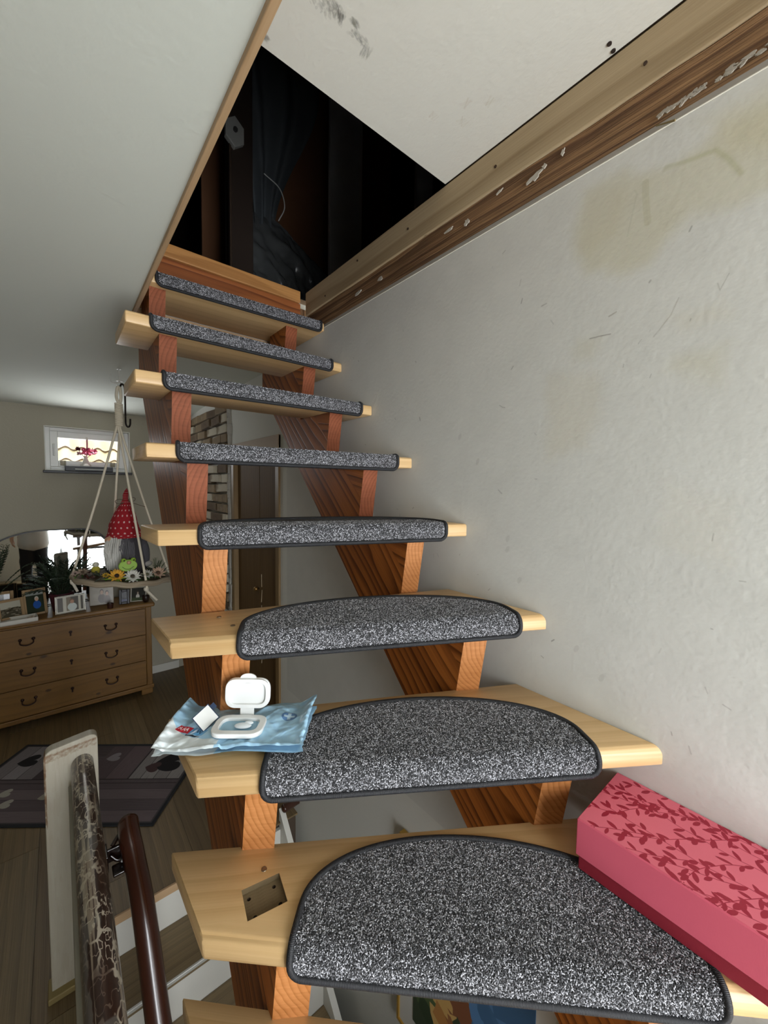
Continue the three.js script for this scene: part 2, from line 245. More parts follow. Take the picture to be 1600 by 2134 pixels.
// ceilings: the room's, its wooden edging along the stair opening, the white board high over the stair, and the attic shell above
function cove() { const g = new THREE.BoxGeometry(3.53, 0.05, 0.6, 1, 1, 24), p = g.attributes.position; g.translate(LEFT + 1.765, CEIL + 0.025, FAR + 0.3); for (let i = 0; i < p.count; i++) if (p.getY(i) < CEIL + 0.01) p.setY(i, lerp(CEIL - 0.0003, COVE, Math.pow(clamp((FAR + 0.6 - p.getZ(i)) / 0.6), 2))); g.computeVertexNormals(); return g; }
const ceiling = struct('ceiling', [slab(LEFT, -0.724, CEIL, CEIL + 0.32, FAR - 0.2, BACK + 0.15), slab(-0.724, 0.13, CEIL, CEIL + 0.28, FAR - 0.2, -1.915), cove()], M.ceiling);
struct('trim_3', slab(-0.7245, -0.7110, CEIL - 0.012, 1.49, -1.862, -1.28, 'z', 0.002), M.trim);
struct('trim_4', slab(-0.7245, -0.7115, CEIL - 0.013, 1.49, -1.28, BACK, 'z', 0.002, [0.3, 0.1]), M.trim);
struct('trim_5', slab(-0.711, 0.0, CEIL - 0.004, 1.2545, -1.9155, -1.9085, 'x', 0.001), M.trim);
const smudge = canvasTex(1024, 1024, (g, w, h) => { // board x -0.70 .. 0, z -0.88 .. 0.0
  g.fillStyle = '#d9d7cc'; g.fillRect(0, 0, w, h);
  const X = (x) => (x + 0.70) / 0.7 * w, Z = (z) => (1 - (z + 0.88) / 0.88) * h;
  const dab = (x, z, rx, ry, a, al) => { for (let i = 0; i < 60; i++) { g.fillStyle = `rgba(70,68,62,${al * rr(0.3, 1)})`; g.beginPath(); g.ellipse(X(x) + rr(-1, 1) * rx, Z(z) + rr(-1, 1) * ry, rr(2, 12), rr(1, 4), a + rr(-0.2, 0.2), 0, 7); g.fill(); } };
  dab(-0.535, -0.728, 42, 20, 0.5, 0.12); dab(-0.52, -0.722, 26, 12, 0.5, 0.14); dab(-0.50, -0.726, 16, 10, 0.9, 0.14); dab(-0.45, -0.73, 30, 10, 0.2, 0.1); dab(-0.42, -0.742, 14, 14, 1.2, 0.09); dab(-0.47, -0.715, 12, 6, 0.4, 0.08);
  dab(-0.6, -0.86, 8, 6, 0.4, 0.06);
  for (let i = 0; i < 70; i++) dab(rr(-0.25, -0.03), rr(-0.85, -0.35), 6, 6, rr(0, 3), 0.004);
  for (const [x, z, l] of [[-0.16, -0.66, 30], [-0.13, -0.7, 24], [-0.12, -0.62, 30], [-0.2, -0.74, 22]]) for (let i = 0; i < 8; i++) { g.strokeStyle = `rgba(150,120,90,${rr(0.03, 0.07)})`; g.lineWidth = rr(2, 6); g.beginPath(); g.moveTo(X(x) + rr(-20, 20), Z(z)); g.lineTo(X(x) + rr(-20, 20), Z(z) + l); g.stroke(); }
});
smudge.wrapS = smudge.wrapT = THREE.ClampToEdgeWrapping;
const upper = new THREE.BoxGeometry(0.695, 0.014, 0.88).translate(-0.3515, 1.5, -0.44);
{ const p = upper.attributes.position, uv = upper.attributes.uv; for (let i = 0; i < p.count; i++) uv.setXY(i, (p.getX(i) + 0.70) / 0.7, (p.getZ(i) + 0.88) / 0.88); }
const board = struct('ceiling_board', upper, mat(0xffffff, 0.9, { map: smudge, bumpMap: plasterBump, bumpScale: 0.001 }));
for (const [x, z] of [[-0.033, -0.391], [-0.012, -0.391]]) mesh('screw_hole', new THREE.CylinderGeometry(0.0045, 0.0045, 0.004, 12).translate(x, 1.4922, z), mat(0x2a1c12, 0.9), board);
struct('ceiling_board_rear', slab(-0.70, 0.01, 1.493, 1.507, 0.001, BACK + 0.1), M.ceiling);
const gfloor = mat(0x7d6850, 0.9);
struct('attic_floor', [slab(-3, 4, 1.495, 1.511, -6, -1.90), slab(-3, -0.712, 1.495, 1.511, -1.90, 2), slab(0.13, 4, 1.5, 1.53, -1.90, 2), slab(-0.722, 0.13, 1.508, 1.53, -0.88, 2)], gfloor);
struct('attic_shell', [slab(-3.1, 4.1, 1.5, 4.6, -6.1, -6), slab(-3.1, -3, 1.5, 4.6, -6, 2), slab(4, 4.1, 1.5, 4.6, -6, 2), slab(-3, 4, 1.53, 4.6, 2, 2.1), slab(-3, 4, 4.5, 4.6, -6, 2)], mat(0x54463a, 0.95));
// stairwell below the floor
struct('stairwell_shell', [slab(-1.0, -0.87, -4.2, FL - 0.2, -2.1, BACK), slab(-1.0, 0.13, -4.2, FL - 0.2, -2.2, -2.1), slab(-1.0, 0.13, -4.3, -4.2, -2.2, BACK), slab(-1.0, 0.13, -4.2, FL - 0.2, BACK - 0.1, BACK)], M.wall);
// old beams left bare along the top of the wall
{ const t = thing('ceiling_beam', 'old dark brown rough beam with torn plaster scraps, just above the right wall', 'beam', 0, 1.3375, -0.2, 0, 'bare beams over the right wall');
  const g = new THREE.BoxGeometry(0.12, 0.081, 3.2, 2, 6, 120), p = g.attributes.position; for (let i = 0; i < p.count; i++) { const x = p.getX(i), n = fbm((p.getZ(i) + 2) / 4, (p.getY(i) + 0.1) / 0.2, 50, 3, 5, 3) - 0.5; if (x < -0.05) p.setX(i, x + n * 0.006); } g.computeVertexNormals();
  mesh('timber', planar(g.translate(0.062, 0, 0), 'z'), M.old, t);
  const scrap = (y, z, w, h, a) => { const s = new THREE.Shape(); for (let i = 0; i < 11; i++) { const q = i / 11 * 6.283, r = rr(0.45, 1.3); s[i ? 'lineTo' : 'moveTo'](Math.cos(q) * w * r, Math.sin(q) * h * r); } return new THREE.ExtrudeGeometry(s, { depth: 0.003, bevelEnabled: false }).rotateZ(a).rotateY(-Math.PI / 2).translate(-0.003 + rr(-0.0006, 0.0006), y - 1.3375, z + 0.2); };
  for (const [y, z, w, h, a] of [[1.339, -0.572, 0.022, 0.009, 0.25], [1.349, -0.545, 0.008, 0.006, 0], [1.353, -0.50, 0.004, 0.009, -0.3], [1.334, -0.79, 0.009, 0.009, 0.5], [1.345, -0.86, 0.02, 0.004, 0.1], [1.36, -0.68, 0.012, 0.003, 0.3], [1.328, -1.2, 0.012, 0.01, 0.3], [1.33, -1.34, 0.02, 0.008, 0.2]]) mesh('plaster_scrap', scrap(y, z, w, h, a), plaster(0xb3ac9e, 0.002), t);
  const l = []; for (let i = 0; i < 110; i++) { const z = rr(-0.3, 0.1); l.push(scrap(1.300 + rr(0, 0.004 + 0.04 * Math.max(0, z + 0.3)), z, rr(0.003, 0.009), rr(0.0015, 0.004), rr(-0.3, 0.6))); }; mesh('plaster_residue', l, plaster(0x9c9486, 0.002), t);
  const b = thing('ceiling_plank', 'pale dusty timber running above the dark beam to the attic opening', 'beam', 0, 1.4355, -0.2, 0, 'bare beams over the right wall');
  mesh('timber', box(0.12, 0.113, 3.178, 0.057, 0, 0, 'z', 0.006), M.plank, b);
  for (const [y, z] of [[1.436, -0.694], [1.425, -0.33], [1.46, -1.35], [1.41, -1.6], [1.44, -1.05]]) mesh('nail_hole', new THREE.CylinderGeometry(0.004, 0.004, 0.003, 10).rotateZ(Math.PI / 2).translate(-0.0035, y - 1.4355, z + 0.2), mat(0x3a2818, 0.9), b);
}
{ // header of the attic opening: brown riser and a lighter nosing board over it
  const t = thing('attic_threshold', 'reddish pine riser with lighter nosing board closing the top of the stairs', 'threshold', -0.35, 1.4, -1.84);
  mesh('riser_board', slab(-0.349, 0.348, -0.106, 0.056, -0.02, 0, 'x', 0.002), M.pine, t);
  mesh('gap_shade_block', slab(0.349, 0.45, -0.106, 0.056, -0.06, -0.045, 'y'), M.old, t);  // added dark block standing in for the shade of an open gap
  mesh('nosing_board', slab(-0.349, 0.342, 0.056, 0.112, -0.06, 0.012, 'x', 0.004), wood({ light: 0xbf8a50, dark: 0x8a5a2c, rings: 4, contrast: 0.5, s: 44 }), t);
}
{ // wooden double door in the right wall
  const d = struct('door_1', [slab(-0.012, 0.07, FL, 0.83, -2.86, -2.815, 'y', 0.003), slab(-0.012, 0.07, FL, 0.83, -2.125, -2.08, 'y', 0.003)], wood({ light: 0x8a7048, dark: 0x66502f, rings: 6, contrast: 0.3, s: 75 }));
  mesh('door_head', slab(-0.014, 0.07, 0.745, 0.832, -2.86, -2.08, 'z', 0.003), mat(0xa8937a, 0.7), d);
  for (const [a, b] of [[-2.813, -2.428], [-2.424, -2.127]]) { const l = mesh('door_leaf', slab(0.02, 0.05, FL + 0.006, 0.743, a, b, 'y', 0.003), M.door, d);
    if (a < -2.5) { mesh('knob', ball(0.016, 0.0, -0.12, -2.445), mat(0x8a6a3a, 0.3, { metalness: 0.7 }), l); mesh('knob_stem', rod(V(0, -0.12, -2.445), V(0.024, -0.12, -2.445), 0.006), M.darkMetal, l); } }
  mesh('scratch', [0, 1, 2, 3, 4, 5].map((k) => rod(V(0.0185, -0.02 - k * 0.1, -2.40 + (k % 2) * 0.008), V(0.0185, -0.1 - k * 0.1, -2.402 + ((k + 1) % 2) * 0.006), 0.0022)), mat(0xb9a98c, 0.9), d);
}

// ---------------------------------------------------------------- the open staircase
// plan corners of the treads [x, z]: front left, back left, front right, back right (treads 5 to 9 wind towards the room)
const PLAN = {
  1: [[-0.710, -1.635], [-0.710, -1.905], [-0.002, -1.61], [-0.002, -1.905]],
  2: [[-0.793, -1.469], [-0.793, -1.728], [-0.002, -1.462], [-0.002, -1.715]],
  3: [[-0.793, -1.306], [-0.793, -1.538], [-0.002, -1.244], [-0.002, -1.49]],
  4: [[-0.791, -1.168], [-0.791, -1.40], [-0.002, -1.010], [-0.002, -1.285]],
  5: [[-0.790, -1.043], [-0.800, -1.215], [-0.003, -0.760], [-0.003, -1.045]],
  6: [[-0.797, -0.885], [-0.802, -1.076], [-0.006, -0.494], [-0.006, -0.828]],
  7: [[-0.786, -0.743], [-0.786, -0.985], [-0.002, -0.231], [-0.002, -0.578]],
  8: [[-0.802, -0.655], [-0.808, -0.860], [-0.002, 0.118], [-0.002, -0.330]],
  9: [[-0.810, -0.560], [-0.812, -0.765], [-0.002, 0.420], [-0.002, 0.045]],
};
function treadGeo(k, R = 0.014) {
  const [fl, bl, fr, br] = PLAN[k], y0 = Y(k);
  const ring = (D) => {
    const p = [], arc = (cx, cy, r, a0, a1, n) => { for (let i = 0; i <= n; i++) { const a = lerp(a0, a1, i / n); p.push([cx + Math.cos(a) * r, cy + Math.sin(a) * r]); } };
    arc(0.004, -TH + 0.004, 0.004, -Math.PI / 2, -Math.PI, 3); arc(R, -R, R, Math.PI, Math.PI / 2, 7);
    arc(D - 0.003, -0.003, 0.003, Math.PI / 2, 0, 2); arc(D - 0.003, -TH + 0.003, 0.003, 0, -Math.PI / 2, 2); return p;
  };
  const rows = [[0, 0.0025], [0.0025, 0], [-0.0025, 0], [1e9, 0.0025]], L = Math.hypot(fr[0] - fl[0], fr[1] - fl[1]), out = [];
  for (const [o, ins] of rows) {
    const s = o === 0 ? 0 : o === 1e9 ? 1 : o > 0 ? o / L : 1 + o / L, f = [lerp(fl[0], fr[0], s), lerp(fl[1], fr[1], s)], b = [lerp(bl[0], br[0], s), lerp(bl[1], br[1], s)];
    const D = Math.hypot(b[0] - f[0], b[1] - f[1]), e = [(b[0] - f[0]) / D, (b[1] - f[1]) / D];
    out.push(ring(D).map(([d, y]) => { const dd = ins ? lerp(d, D / 2, ins / (D / 2)) : d, yy = ins ? lerp(y, -TH / 2, ins / (TH / 2) * 0.9) : y; return { p: V(f[0] + e[0] * dd, y0 + yy, f[1] + e[1] * dd), d: dd, y: yy, s: s * L }; }));
  }
  const pos = [], uv = [], n = out[0].length, per = out[1].map(() => 0);
  for (let i = 1; i < n; i++) per[i] = per[i - 1] + Math.hypot(out[1][i].d - out[1][i - 1].d, out[1][i].y - out[1][i - 1].y);
  const put = (q, u, v) => { pos.push(q.p.x, q.p.y, q.p.z); uv.push(u + k * 0.37, v + k * 0.11); };
  for (let r = 0; r < 3; r++) for (let i = 0; i < n; i++) {
    const j = (i + 1) % n, a = out[r][i], b = out[r][j], c = out[r + 1][j], d = out[r + 1][i], va = per[i], vb = j ? per[j] : per[i] + 0.2;
    put(a, a.s, va); put(b, b.s, vb); put(c, c.s, vb); put(a, a.s, va); put(c, c.s, vb); put(d, d.s, va);
  }
  for (const [row, flip] of [[out[0], 1], [out[3], 0]]) for (const t of THREE.ShapeUtils.triangulateShape(row.map((q) => new THREE.Vector2(q.d, q.y)), [])) for (const i of flip ? [t[0], t[1], t[2]] : [t[2], t[1], t[0]]) put(row[i], row[i].d, row[i].y + 0.07);
  let g = new THREE.BufferGeometry();
  g.setAttribute('position', new THREE.Float32BufferAttribute(pos, 3)); g.setAttribute('uv', new THREE.Float32BufferAttribute(uv, 2));
  g.computeVertexNormals();
  // outward check: flip all when the top faces down
  const P = g.attributes.position, Nn = g.attributes.normal; let up = 0; for (let i = 0; i < P.count; i++) if (P.getY(i) > y0 - 1e-4) up += Nn.getY(i);
  if (up < 0) { for (let i = 0; i < P.count; i += 3) for (const at of [P, g.attributes.uv]) for (let c = 0; c < at.itemSize; c++) { const t = at.getComponent(i, c); at.setComponent(i, c, at.getComponent(i + 1, c)); at.setComponent(i + 1, c, t); } g.computeVertexNormals(); }
  return toCreasedNormals(g, 0.7);
}
const stairs = thing('open_staircase', 'steep open wooden staircase with pale treads on two reddish brown stringers, climbing into the attic', 'staircase', 0, 0, 0);
const screwGeo = (() => { const g = lathe([[0, 0.0012], [0.0022, 0.0012], [0.0024, 0.0002], [0.0046, 0.0006], [0.0052, 0.0016], [0.0056, 0.0]], 16); return g; })();
const recessMat = wood({ light: 0xb8a074, dark: 0x80694a, rings: 4, contrast: 0.5, fibre: 0.5, s: 17, rough: 0.9, bump: 0.0015, wide: 0.1, len: 0.3 });
for (let k = 1; k <= 9; k++) {
  let g = treadGeo(k, k >= 6 ? 0.020 : 0.009), t;
  if (k === 8) { // an empty fixing pocket with four screw holes has been cut into this tread
    const ev = new Evaluator(); ev.attributes = ['position', 'normal', 'uv']; ev.useGroups = true;
    const a = new Brush(g, M.tread), A = V(-0.731, 0, -0.692), B = V(-0.660, 0, -0.679), D = V(-0.728, 0, -0.627), c = V((-0.731 - 0.659) / 2, 0, (-0.692 - 0.623) / 2), turn = -Math.atan2(B.z - A.z, B.x - A.x);
    const b = new Brush(new THREE.BoxGeometry(0.070, 0.03, 0.060), recessMat); b.position.set(c.x, Y(8) + 0.015 - 0.011, c.z); b.rotation.y = turn; b.updateMatrixWorld(); a.updateMatrixWorld();
    let r = ev.evaluate(a, b, SUBTRACTION);
    for (const [u, v] of [[-0.024, -0.017], [0.022, -0.018], [-0.020, 0.020], [0.025, 0.019]]) { const h = new Brush(new THREE.CylinderGeometry(0.0036, 0.0036, 0.03, 12), mat(0x3a2a1a, 0.95)); const q = V(u, 0, v).applyAxisAngle(V(0, 1, 0), turn); h.position.set(c.x + q.x, Y(8) - 0.014, c.z + q.z); h.updateMatrixWorld(); r = ev.evaluate(r, h, SUBTRACTION); }
    t = mesh('tread', r.geometry, r.material, stairs); t.userData.label = 'tread with an empty rectangular pocket and four screw holes';
  } else t = mesh('tread', g, M.tread, stairs);
  for (const [q, x, z] of [[8, -0.675, -0.706], [6, -0.671, -0.984], [6, -0.665, -0.903]]) if (q === k) mesh('screw', screwGeo.clone().translate(x, Y(k), z), mat(0x8c7c68, 0.35, { metalness: 0.8 }), t);
}
// stringers: notched beams with a raking joint to separate step blocks whose front faces lean under the treads
const UC = -0.0276, GAP = H - TH, JOINT = 0.07;
const ZF = { left: [null, -1.672, -1.510, -1.336, -1.1695, -1.022, -0.885, -0.746, -0.600], right: [null, -1.665, -1.500, -1.295, -1.076, -0.8515, -0.628, -0.398, -0.165] };
const ZR = { left: [0, 0, 0.0006, 0.003, 0.003, 0.0153, 0.026, 0.0366, 0.0355], right: [0, 0, 0.001, 0.0034, 0.0087, 0.016, 0.032, 0.0385, 0.05] };
const backAt = (k, x) => { const [, bl, , br] = PLAN[k]; return lerp(bl[1], br[1], (x - bl[0]) / (br[0] - bl[0])); };
function prismX(pa, xa, pb, xb, slope) { // two polygons of [z, y] at xa < xb; material 0 on the sides, 1 on the edges
  const tri = THREE.ShapeUtils.triangulateShape(pa.map(([z, y]) => new THREE.Vector2(z, y)), []), pos = [[], []], uv = [[], []], area = THREE.ShapeUtils.area(pa.map(([z, y]) => new THREE.Vector2(z, y)));
  const c = Math.cos(slope), s = Math.sin(slope), side = (p, x) => { pos[0].push(x, p[1], p[0]); uv[0].push(-p[0] * c + p[1] * s, p[0] * s + p[1] * c + x); };
  const ccw = area > 0;
  for (const t of tri) { const f = ccw ? t : [t[2], t[1], t[0]]; for (const i of [f[2], f[1], f[0]]) side(pa[i], xa); for (const i of f) side(pb[i], xb); }
  // in the z-y plane seen from +x, z runs leftwards, so outward faces are turned over at the end if needed
  let len = 0;
  for (let i = 0; i < pa.length; i++) { const j = (i + 1) % pa.length, l = Math.hypot(pa[j][0] - pa[i][0], pa[j][1] - pa[i][1]);
    const q = [[pa[i], xa, len, 0], [pb[i], xb, len, 1], [pb[j], xb, len + l, 1], [pa[j], xa, len + l, 0]], o = ccw ? [0, 1, 2, 0, 2, 3] : [0, 2, 1, 0, 3, 2];
    for (const n of o) { const [p, x, u, v] = q[n]; pos[1].push(x, p[1], p[0]); uv[1].push(x + 0.3, p[1] + 0.9); } len += l; }
  const g = new THREE.BufferGeometry(), n0 = pos[0].length / 3, n1 = pos[1].length / 3, P = [...pos[0], ...pos[1]];
  g.setAttribute('position', new THREE.Float32BufferAttribute(P, 3)); g.setAttribute('uv', new THREE.Float32BufferAttribute([...uv[0], ...uv[1]], 2)); g.computeVertexNormals();
  const N = g.attributes.normal; let w = 0; for (let i = 0; i < n0; i++) w += Math.sign(P[i * 3] - (xa + xb) / 2) * N.getX(i);
  if (w < 0) { const A = g.attributes.position, U = g.attributes.uv; for (let i = 0; i < A.count; i += 3) for (const at of [A, U]) for (let k = 0; k < at.itemSize; k++) { const t = at.getComponent(i, k); at.setComponent(i, k, at.getComponent(i + 1, k)); at.setComponent(i + 1, k, t); } g.computeVertexNormals(); }
  g.addGroup(0, n0, 0); { const A = g.attributes.position; let s = n0, cur = -1; for (let i = n0; i <= n0 + n1; i += 6) { const m = i < n0 + n1 ? (Math.max(A.getY(i), A.getY(i + 1), A.getY(i + 2)) > Y(5) + 0.05 ? 2 : 1) : -1; if (m !== cur) { if (cur > 0) g.addGroup(s, i - s, cur); s = i; cur = m; } } } return g;
}
function stringer(name, xo, xi, rearA, slope) {
  const zf = ZF[name], zr = ZR[name], poly = (x, inner) => {
    const p = [], w = {}; const zT = (k) => zf[k] + (inner ? zr[k] : 0), J = (k) => [zT(k) + UC * (1 - JOINT / GAP), Y(k + 1) + JOINT];
    p.push([zT(8) + UC + (Y(9) - FL) / Math.tan(slope) * 0.9, FL]);
    for (let k = 8; k >= 1; k--) {
      const yu = Y(k) - TH, j = J(k), nx = k > 1 ? J(k - 1) : [zT(1) - 0.15, Y(1) + JOINT], zj = lerp(j[0], nx[0], (yu - j[1]) / (nx[1] - j[1]));
      p.push([zT(k) + UC, Y(k + 1)], j, [zj, yu]);
      w[k] = [j, [zT(k), yu], [zj, yu]];
      const zb = k > 1 ? Math.min(backAt(k, x) - 0.002, zT(k - 1) + UC - 0.006, zj - 0.01) : -1.838;
      p.push([zb, yu]); if (k > 1) p.push([zb, Y(k)]);
    }
    p.push([-1.839, CEIL - 0.004], [-1.93, CEIL - 0.004]);
    const [za, ya, m] = rearA; p.push([-1.932, ya + m * (-1.932 - za)], [za + (FL - ya) / m, FL]);
    return [p, w];
  };
  const [pa, wa] = poly(xo, false), [pb, wb] = poly(xi, true);
  const s = mesh('stringer', prismX(pa, xo, pb, xi, slope), [M.side, M.endAmber, M.endRed], stairs);
  for (let k = 1; k <= 8; k++) mesh('step_block', prismX(wa[k], xo, wb[k], xi, 0.2), [M.side, M.endAmber, M.endRed], stairs);
  return s;
}
stringer('left', -0.6935, -0.640, [-1.849, 0.881, -1.46], 0.965);
stringer('right', -0.164, -0.110, [-1.795, 0.874, -1.03], 0.78);

// ---------------------------------------------------------------- carpet stair mats
const speckle = tex(512, 512, (u, v) => { const n = hash(Math.floor(u * 256), Math.floor(v * 256), 5), q = n < 0.5 ? 26 : n < 0.8 ? 62 : 118; return [q, q, q * 1.03]; }, true, 4, 4);
const matBase = mat(0xffffff, 0.95, { map: speckle });
const bindBump = tex(64, 8, (u, v) => 0.5 + 0.5 * Math.cos(u * Math.PI * 2 * 8), false, 120, 1);
const bindMat = mat(0x1d1e21, 0.6, { bumpMap: bindBump, bumpScale: 0.0004 });
const tuftGeo = new THREE.IcosahedronGeometry(1, 0), tuftMat = mat(0xffffff, 0.75);
const matLabels = { 1: 'grey speckled stair mat on the topmost tread, just under the attic opening', 2: 'grey speckled stair mat on the second tread from the top', 3: 'grey speckled stair mat on the third tread from the top', 4: 'grey speckled stair mat on the fourth tread from the top',
  5: 'grey speckled stair mat on the fourth visible tread from the bottom, just below eye level', 6: 'grey half-moon stair mat on the tread with two screws, third mat from the bottom', 7: 'grey half-moon stair mat beside the blue wipes pack', 8: 'largest grey half-moon stair mat in the foreground, partly under the red box' };
const START = { 1: 0.034, 2: 0.07, 3: 0.072, 4: 0.073, 5: 0.091, 6: 0.133, 7: 0.117, 8: 0.149 };
for (let k = 8; k >= 1; k--) {
  const [fl, , fr] = PLAN[k], L = Math.hypot(fr[0] - fl[0], fr[1] - fl[1]), t = V((fr[0] - fl[0]) / L, 0, (fr[1] - fl[1]) / L), n = V(t.z, 0, -t.x), W = k === 1 ? 0.657 : 0.67, R = k >= 6 ? 0.020 : 0.009;
  const depthScale = k === 1 ? 0.8 : 1;
  const o = V(fl[0] + t.x * START[k], Y(k), fl[1] + t.z * START[k]);
  const grp = thing('stair_mat', matLabels[k], 'stair mat', o.x, o.y, o.z, 0, 'carpet stair mats on the open stairs');
  const L1 = TH + 0.007 - R, A = R * Math.PI / 2;
  const at = (u, v, off) => { // unrolled mat coordinates to space, off = height over the wood
    let b, y, nb, ny;
    if (v < L1) { b = -off; y = -TH - 0.007 + v; nb = -1; ny = 0; } else if (v < L1 + A) { const a = (v - L1) / R; nb = -Math.cos(a); ny = Math.sin(a); b = R + nb * (R + off); y = -R + ny * (R + off); } else { b = R + v - L1 - A; y = off; nb = 0; ny = 1; }
    return [V(t.x * u + n.x * b, y, t.z * u + n.z * b), V(n.x * nb, ny, n.z * nb)];
  };
  const vTop = (a) => L1 + A - R + 0.062 * depthScale + 0.163 * depthScale * Math.sqrt(Math.max(0, 1 - a * a)), cr = 0.02;
  const vBot = (u) => { const d = Math.min(u, W - u); return d < cr ? cr - Math.sqrt(cr * cr - (cr - d) ** 2) : 0; };
  const NA = 72, NB = 44, sheet = (off) => { const g = new THREE.PlaneGeometry(1, 1, NA, NB), p = g.attributes.position, uv = g.attributes.uv;
    for (let j = 0; j <= NB; j++) for (let i = 0; i <= NA; i++) { const a = -Math.cos(i / NA * Math.PI), u = clamp(W / 2 * (1 + a), 0.0005, W - 0.0005), v = lerp(vBot(u), vTop(a), j / NB), [q] = at(u, v, off); p.setXYZ(j * (NA + 1) + i, q.x, q.y, q.z); uv.setXY(j * (NA + 1) + i, u, v); }
    g.computeVertexNormals(); return g; };
  mesh('carpet', [sheet(0.0045), sheet(0.0006)], matBase, grp);
  const line = []; for (let i = 0; i <= 30; i++) { const a = -Math.cos(i / 30 * Math.PI); line.push([W / 2 * (1 + a), vTop(a)]); }
  for (let i = 1; i < 8; i++) line.push([W, lerp(vTop(1), cr, i / 8)]);
  for (let i = 0; i <= 5; i++) { const q = i / 5 * Math.PI / 2; line.push([W - cr + cr * Math.cos(q), cr - cr * Math.sin(q)]); }
  for (let i = 1; i < 22; i++) line.push([lerp(W - cr, cr, i / 22), 0]);
  for (let i = 0; i <= 5; i++) { const q = i / 5 * Math.PI / 2; line.push([cr - cr * Math.sin(q), cr - cr * Math.cos(q)]); }
  for (let i = 1; i < 8; i++) line.push([0, lerp(cr, vTop(-1), i / 8)]);
  const bind = tube(line.map(([u, v]) => at(u, v, 0.0055)[0]), 0.0058, 260, 8, true); mesh('edge_binding', bind, bindMat, grp);
  // the looped pile
  const sp = k >= 6 ? 0.00195 : 0.0021, vMax = k >= 6 ? 9 : 0.16, list = [];
  for (let u = 0.004; u < W - 0.003; u += sp) for (let v = 0.003; v < 0.30; v += sp) {
    const uu = u + rr(-0.4, 0.4) * sp, vv = v + rr(-0.4, 0.4) * sp, a = uu / W * 2 - 1; if (Math.abs(a) >= 1 || vv > vTop(a) - 0.003 || vv < vBot(uu) + 0.003 || vv > vMax) continue; list.push([uu, vv]);
  }
  const im = new THREE.InstancedMesh(tuftGeo, tuftMat, list.length), q = new THREE.Quaternion(), q2 = new THREE.Quaternion(), m = new THREE.Matrix4(), c = new THREE.Color();
  list.forEach(([u, v], i) => { const [p, nn] = at(u, v, 0.0052 + rr(-0.0006, 0.0008)); q.setFromUnitVectors(V(0, 1, 0), nn); q2.setFromAxisAngle(V(0, 1, 0), rr(0, 6.28)); m.compose(p, q.multiply(q2), V(rr(0.0013, 0.0022), rr(0.0008, 0.0013), rr(0.0007, 0.0011))); im.setMatrixAt(i, m);
    const w = rnd(); const b = w < 0.42 ? rr(0.018, 0.06) : w < 0.72 ? rr(0.09, 0.21) : rr(0.26, 0.64); im.setColorAt(i, c.setRGB(b, b, b * 1.06)); });
  im.name = 'pile'; im.userData.kind = 'stuff'; im.castShadow = im.receiveShadow = true; grp.add(im);
}

